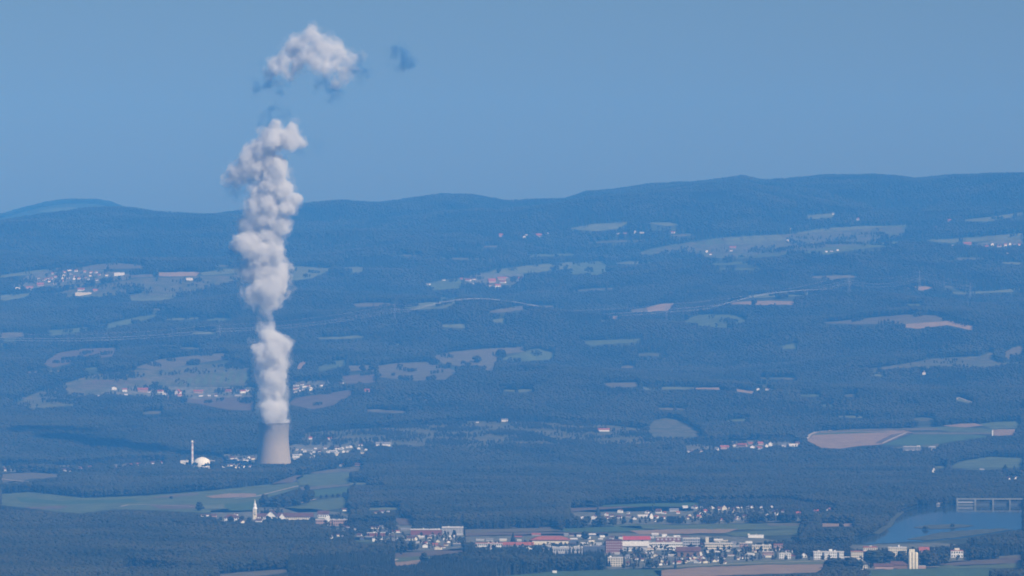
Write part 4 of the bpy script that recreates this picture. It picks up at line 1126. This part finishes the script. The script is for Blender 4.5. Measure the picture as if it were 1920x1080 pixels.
# lone trees one can pick out in the photograph (before the woods, so that these keep clear of them)
lone = [(374, 958, 16, 18, 'b', 'round dark tree standing alone in the left meadow'), (576, 922, 12, 14, 'b', 'round tree at the upper edge of the dark copse'),
        (575, 946, 15, 28, 'b', 'tall tree at the right end of the dark copse'), (496, 952, 22, 26, 'b', 'broad tree at the left end of the dark copse'), (516, 954, 20, 24, 'b', 'second tree from the left in the dark copse'), (537, 952, 18, 20, 'b', 'middle tree of the dark copse'), (556, 950, 18, 18, 'b', 'low tree second from the right in the dark copse'),
        (602, 935, 6, 7, 'b', 'leftmost small tree of the hedge row on the meadow'), (612, 934, 6, 7, 'b', 'second small tree of the hedge row on the meadow'), (624, 933, 6, 7, 'b', 'third small tree of the hedge row on the meadow'), (634, 933, 7, 8, 'b', 'fourth small tree of the hedge row on the meadow'), (646, 934, 9, 12, 'b', 'largest small tree at the right end of the hedge row'),
        (962, 1018, 12, 21, 'c', 'pointed dark tree behind the red row building'), (1097, 1012, 17, 16, 'b', 'round tree above the dark shed on the sandy yard'), (1121, 970, 14, 22, 'c', 'dark pointed tree right of the white gabled house'), (1224, 962, 7, 18, 'c', 'slim pointed tree at the end of the brown strip'),
        (1053, 994, 8, 6, 'b', 'small round tree at the end of the tan strip'), (1638, 1062, 44, 32, 'b', 'large round tree in front of the cream apartment blocks'), (1668, 1058, 24, 26, 'b', 'dark tree left of the silo barn'), (1690, 1056, 22, 24, 'b', 'dark tree just left of the silos'), (1738, 1062, 26, 32, 'b', 'broad dark tree right of the silos'),
        (1750, 1062, 18, 26, 'b', 'darker tree right behind the broad one near the silos'), (321, 936, 7, 6, 'b', 'small dark bush at the left end of the tan strip'), (1885, 882, 14, 12, 'c', 'dark conifer left of the rose house above the weir'), (1902, 884, 9, 12, 'c', 'small conifer beside the rose house above the weir'),
        (752, 1040, 5, 6, 'b', 'tiny bush on the brown field below the hamlet'), (795, 1056, 18, 20, 'b', 'round tree at the corner of the pink field below the hamlet'), (1735, 994, 14, 8, 'b', 'low bush on the reed island in the reservoir'), (1786, 989, 9, 8, 'b', 'small bush at the right of the reed island'),
        (680, 697, 14, 14, 'b', 'dark tree between the two tan fields right of the steam'), (698, 696, 14, 18, 'b', 'broad dark tree at the left corner of the big tan field'), (894, 680, 18, 14, 'b', 'tree clump crown in the tan field above the wood'), (713, 706, 5, 6, 'b', 'small bush on the left of the big tan field'),
        (1560, 1066, 30, 20, 'b', 'broad tree at the right end of the bottom pink field'), (1595, 1066, 34, 22, 'b', 'broad tree left of the cream farmhouse'), (935, 512, 9, 10, 'b', 'dark tree above the red roofs of the central hillside village'), (260, 550, 20, 16, 'b', 'dark tree in the pasture below the upper left village'), (245, 552, 16, 12, 'b', 'dark tree just left of the pasture oak below the upper left village')]
nl = 0
for px, py, w_, h_, k_, lab in lone:
    P = hit(px, py)[0]; k = P[1] / FPX
    nl += 1
    cm = clump_crown(100 + nl, 60, 0.30, 0.10, 1.0) if k_ == 'b' else conifer_crown(100 + nl, 11, 0.22)
    if k_ == 'b':
        pass
    e = empty('tree', P, random.uniform(0, 6)); tag(e, lab, 'tree')
    base_w = 0.66 if k_ == 'b' else 0.44
    sc = (w_ * k / base_w, w_ * k / base_w, h_ * k)
    link('crown', cm, LEAF if k_ == 'b' else NEED, e, scale=sc)
    link('trunk', trunk_me(), BARK, e, scale=sc)
    mark_house(px - w_ * .4, px + w_ * .4, py - h_ * .9, py - h_ * .3, P[1])

def hashnoise(X, Y, s):
    return (np.sin(X / s * 1.7 + 1.3 * np.sin(Y / s * 1.1)) + np.sin(Y / s * 1.9 + 1.7 * np.sin(X / s * 0.8 + 2)) + np.sin((X + Y) / s * 0.9 + 4)) / 3

allp = []
for y0, y1, sp, hmin, hmax in ((8600, 10000, 8.0, 19, 28), (10000, 12200, 8.6, 19, 27), (12200, 14600, 9.2, 19, 27), (14600, 17500, 10.5, 20, 27),
                               (17500, 21000, 12.5, 21, 28), (21000, 28100, 16, 22, 31), (30900, 31900, 20, 18, 26)):
    half = 1.10 * 960 / FPX * y1
    gx = np.arange(-half, half, sp); gy = np.arange(y0, y1, sp)
    X, Y = np.meshgrid(gx, gy)
    X = (X + rng.uniform(-.48, .48, X.shape) * sp).ravel(); Y = (Y + rng.uniform(-.48, .48, Y.shape) * sp).ravel()
    Z = zt(X, Y)
    px, py = pxpy(X, Y, Z)
    h = rng.uniform(hmin, hmax, len(X)) * (1 + 0.12 * hashnoise(X, Y, 90))
    con = hashnoise(X + 900, Y, 160) + rng.normal(0, .35, len(X))
    hp = h * FPX / Y
    ok = (px > -190) & (px < 2110) & (py > 300)
    if y0 > 30000: ok &= px < 330
    pxi = np.clip(px, 0, MW - 1).astype(int)
    inx = (px >= 0) & (px < MW)
    def at(A, yy): return A[np.clip(yy, 0, MH - 1).astype(int), pxi]
    bad = np.zeros(len(X), bool)
    for t in (0, .25, .5, .75, .95):
        bad |= at(FIELD, py - hp * t) & inx
    clump = (hashnoise(X * 1.3 + 77, Y * 0.8, 48) > 0.62) & (Y > 15700) & ~at(HOUSEY > 0, py)
    bad &= ~(clump & (rng.random(len(X)) < 0.8))
    hid = np.zeros(len(X), bool)
    for t in (.1, .3, .5, .7, .9, 1.0):
        hid |= (at(HOUSEY, py - hp * t) > Y - 4) & inx
    # tree crowns are wide: test a little to each side too
    for dx in (-1, 1):
        pj = np.clip(px + dx * hp * 0.2, 0, MW - 1).astype(int)
        for t in (.4, .8):
            hid |= (HOUSEY[np.clip(py - hp * t, 0, MH - 1).astype(int), pj] > Y - 4) & inx
    sps = np.where(inx, at(SPARSE, py), 1.0)
    keep = ok & ~bad & ~(hid & (rng.random(len(X)) < np.where(sps < 1, 0.90, 0.97)))
    # sparse land: trees in groups, smaller
    g = 0.5 + 0.5 * hashnoise(X - 300, Y + 500, 22.0 if y0 < 12000 else 60.0)
    keep &= (sps >= 1) | (g + rng.normal(0, .15, len(X)) < sps * 1.15)
    h = np.where(sps < 1, h * 0.55, h)
    h = np.where(at(FIELD, py) & inx, h * 0.6, h)
    # the bottom wood is conifers
    bottom = (Y < 9750) & (px > 540) & (px < 1145)
    con = np.where(bottom, con + 1.2, con)
    h = np.where(bottom, h * 1.15, h)
    kd = np.where(con > 0.50, rng.integers(5, 8, len(X)), rng.integers(0, 5, len(X)))
    if y0 >= 21000: kd = np.where(con > 0.1, rng.integers(5, 8, len(X)), kd)
    wide = sp / 8.0
    allp.append(np.column_stack([X, Y, Z, h * (0.85 + 0.15 * wide), kd, px, py])[keep])
T = np.concatenate(allp)
X, Y, Z, Hh, K, PX, PY = T.T
reg = np.full(len(T), 5)
reg[(Y < 14300) & (PX < 640) & (PY < 945)] = 4
reg[(Y < 14300) & (PX > 640) & (PX < 1780) & (PY < 960)] = 3
reg[(Y < 14300) & (PX > 1480) & (PY >= 900)] = 2
reg[(PX < 740) & (PY > 955)] = 1
reg[(Y < 9750) & (PX > 540) & (PX < 1145)] = 0
reg[Y >= 14300] = 6
reg[Y >= 17500] = 7
reg[Y >= 21500] = 8
names = ['dark conifer wood along the bottom edge of the valley', 'mixed wood filling the bottom left corner below the steeple', 'riverside woods around the reservoir', 'broad dark wood across the middle of the valley',
         'wood band in front of the reactor dome and cooling tower', 'garden and street trees among the town houses', 'woods on the lower slopes behind the cooling tower', 'woods on the middle slopes between the hill fields', 'blue forest on the upper slopes and ridge']
for i in range(9):
    q = reg == i
    if q.any():
        gn_wood('woodland', np.column_stack([X[q], Y[q], Z[q] - 0.4]), Hh[q], rng.uniform(0, 6.28, q.sum()), K[q].astype(int), names[i])
print('trees', len(T))

# ------------------------------------------------------------------ steam
def puff_mesh(name, puffs, grow, voxel, disp, seed, spread=0.55, z_floor=None):
    R_ = random.Random(seed)
    bm = bmesh.new()
    k = TY / FPX
    for px, py, r in puffs:
        c = Vector(((px - 960) * k, TY + R_.uniform(-.4, .4) * r * k, HC - (py - PYH) * k))
        r = r * grow
        subs = [(c, r * k * 0.72)]
        for j in range(9):
            dv = Vector((R_.gauss(0, 1), R_.gauss(0, 1), R_.gauss(0, 1))).normalized()
            subs.append((c + dv * r * k * spread, r * k * R_.uniform(0.26, 0.50)))
        for cc, rr_ in subs:
            bmesh.ops.create_icosphere(bm, subdivisions=2, radius=rr_, matrix=Matrix.Translation(cc))
    me = bpy.data.meshes.new(name); bm.to_mesh(me); bm.free()
    o = bpy.data.objects.new('tmp', me); COL.objects.link(o)
    rm = o.modifiers.new('r', 'REMESH'); rm.mode = 'VOXEL'; rm.voxel_size = voxel
    sm1 = o.modifiers.new('s', 'SMOOTH'); sm1.iterations = 9
    for st, sc_, ty, mid in disp:
        tx = bpy.data.textures.new('puff', 'CLOUDS'); tx.noise_scale = sc_; tx.noise_depth = 2; tx.noise_type = ty
        dp = o.modifiers.new('d', 'DISPLACE'); dp.texture = tx; dp.texture_coords = 'GLOBAL'; dp.strength = st; dp.mid_level = mid
    rm2 = o.modifiers.new('r2', 'REMESH'); rm2.mode = 'VOXEL'; rm2.voxel_size = voxel
    dg = bpy.context.evaluated_depsgraph_get()
    me2 = bpy.data.meshes.new_from_object(o.evaluated_get(dg))
    bpy.data.objects.remove(o); me2.name = name
    me2.materials.clear()
    return me2

VAP = {}
def vapour(density):
    if density in VAP: return VAP[density]
    tint = {0.0121: (0.16, 0.38, 0.68), 0.004: (0.16, 0.38, 0.68)}.get(density, (0.972, 0.974, 0.976))  # wisp densities get a dark blue that paints their shade into the vapour
    m = bpy.data.materials.new('vapour'); m.use_nodes = True
    n, l = m.node_tree.nodes, m.node_tree.links
    n.remove(n['Principled BSDF'])
    pv = n.new('ShaderNodeVolumePrincipled')
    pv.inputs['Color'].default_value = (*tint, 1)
    pv.inputs['Density'].default_value = density
    pv.inputs['Anisotropy'].default_value = 0.0
    if density < 0.03:
        # thin vapour is torn into shreds: density from a turbulent noise
        g = n.new('ShaderNodeNewGeometry'); nz = n.new('ShaderNodeTexNoise')
        mp = n.new('ShaderNodeMapping'); mp.inputs['Scale'].default_value = (1 / 38., 1 / 38., 1 / 46.)
        nz.inputs['Scale'].default_value = 1.0; nz.inputs['Detail'].default_value = 5.0; nz.inputs['Roughness'].default_value = 0.62
        nz.inputs['Distortion'].default_value = 0.6
        mr = n.new('ShaderNodeMapRange'); mr.interpolation_type = 'SMOOTHSTEP'
        mr.inputs['From Min'].default_value = 0.40; mr.inputs['From Max'].default_value = 0.68
        mr.inputs['To Min'].default_value = 0.0; mr.inputs['To Max'].default_value = density * 2.6
        l.new(g.outputs['Position'], mp.inputs[0]); l.new(mp.outputs[0], nz.inputs['Vector'])
        l.new(nz.outputs['Fac'], mr.inputs['Value']); l.new(mr.outputs[0], pv.inputs['Density'])
        m.cycles.volume_step_rate = 0.15
    l.new(pv.outputs[0], n['Material Output'].inputs['Volume'])
    VAP[density] = m
    return m

H_, S_ = 'HARD_NOISE', 'SOFT_NOISE'
def steam(name, puffs, label, layers, seed):
    """nested shells of vapour: a dense billowing core, a softer body and a thin torn fringe"""
    k = TY / FPX
    e = empty(name, ((puffs[0][0] - 960) * k, TY, HC - (puffs[0][1] - PYH) * k))
    inv = Matrix.Translation(e.location).inverted()
    tag(e, label, 'steam')
    for part, grow, dens, disp, vox in layers:
        me = puff_mesh(part, puffs, grow, vox, disp, seed)
        me.transform(inv)
        link(part, me, vapour(dens), e)
    return e

CORE = ('dense_core', 0.96, 0.060, ((30, 46, S_, .45), (16, 18, H_, .35), (9, 8, S_, .5)), 2.5)
BODY = ('soft_body', 1.2, 0.012, ((30, 38, S_, .5), (14, 14, S_, .5), (6, 6, S_, .5)), 3.0)
FRINGE = ('thin_fringe', 1.38, 0.0035, ((60, 45, S_, .55), (22, 16, S_, .5), (9, 7, S_, .5)), 3.5)
PL = [(512, 787, 30), (511, 770, 30), (510, 752, 31), (508, 732, 31), (512, 710, 33), (509, 690, 32), (507, 668, 36), (488, 656, 22), (530, 650, 23), (508, 646, 32), (505, 634, 21),
      (502, 560, 28), (497, 546, 43), (505, 518, 44), (484, 498, 38), (484, 474, 40), (462, 456, 30), (446, 460, 18),
      (506, 444, 28), (522, 420, 25), (516, 474, 24), (462, 430, 28), (484, 410, 30), (502, 396, 33), (494, 374, 32), (540, 388, 24), (556, 374, 16), (530, 352, 26), (500, 354, 28),
      (522, 322, 30), (500, 304, 35), (470, 314, 35), (444, 328, 28), (488, 282, 32), (512, 262, 30), (542, 258, 27), (562, 266, 16), (516, 242, 20)]
steam('steam_plume', PL, 'tall white steam plume rising from the cooling tower', (CORE, BODY, FRINGE), 3)
steam('steam_neck', [(500, 614, 20), (497, 598, 18), (496, 580, 22)], 'thin greyer neck of steam midway up the plume', (('soft_body', 1.1, 0.008, ((18, 30, S_, .5), (9, 11, S_, .5)), 3.0), FRINGE), 4)
steam('steam_cloud', [(582, 76, 30), (560, 90, 34), (594, 98, 44), (544, 110, 34), (522, 126, 30), (626, 106, 36), (654, 114, 22), (642, 136, 24), (628, 158, 15), (534, 144, 18), (508, 140, 14), (606, 124, 22)],
      'detached white steam cloud above the plume', (('soft_core', 0.95, 0.024, ((16, 40, H_, .35), (9, 15, H_, .35), (5, 7, S_, .5)), 3.0), ('soft_body', 1.15, 0.009, ((34, 38, S_, .5), (14, 14, S_, .5), (6, 6, S_, .5)), 3.0), FRINGE), 5)
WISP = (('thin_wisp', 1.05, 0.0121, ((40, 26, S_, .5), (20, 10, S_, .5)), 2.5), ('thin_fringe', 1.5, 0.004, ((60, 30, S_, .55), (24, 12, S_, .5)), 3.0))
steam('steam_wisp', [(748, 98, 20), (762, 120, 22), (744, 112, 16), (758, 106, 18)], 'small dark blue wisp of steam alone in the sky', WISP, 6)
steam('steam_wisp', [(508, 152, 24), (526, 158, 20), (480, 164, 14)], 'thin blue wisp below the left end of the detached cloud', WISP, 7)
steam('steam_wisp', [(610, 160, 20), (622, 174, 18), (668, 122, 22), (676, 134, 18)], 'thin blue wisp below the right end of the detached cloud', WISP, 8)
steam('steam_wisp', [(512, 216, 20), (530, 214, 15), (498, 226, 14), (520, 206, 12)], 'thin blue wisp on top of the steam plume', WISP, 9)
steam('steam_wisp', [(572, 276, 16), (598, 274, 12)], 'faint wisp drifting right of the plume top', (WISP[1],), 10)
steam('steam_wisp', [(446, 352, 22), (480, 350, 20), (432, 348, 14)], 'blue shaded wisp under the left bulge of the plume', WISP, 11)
steam('steam_wisp', [(440, 470, 18), (454, 486, 16), (430, 462, 10)], 'ragged wisp on the left flank of the plume', WISP, 12)

# ------------------------------------------------------------------ haze: the air between camera and hills
hz = box_me('haze', -8500, 8500, -4200, 32700, -12, 1900)
m = bpy.data.materials.new('valley_haze'); m.use_nodes = True
n, l = m.node_tree.nodes, m.node_tree.links
n.remove(n['Principled BSDF'])
pv = n.new('ShaderNodeVolumePrincipled')
pv.inputs['Color'].default_value = (*HAZE_COLOR, 1)
pv.inputs['Absorption Color'].default_value = (*HAZE_ABSORB, 1)
pv.inputs['Density'].default_value = HAZE_DENSITY
pv.inputs['Anisotropy'].default_value = -0.25
l.new(pv.outputs[0], n['Material Output'].inputs['Volume'])
tag(link('haze', hz, m), 'pale blue haze filling the whole valley air', 'haze', kind='stuff')
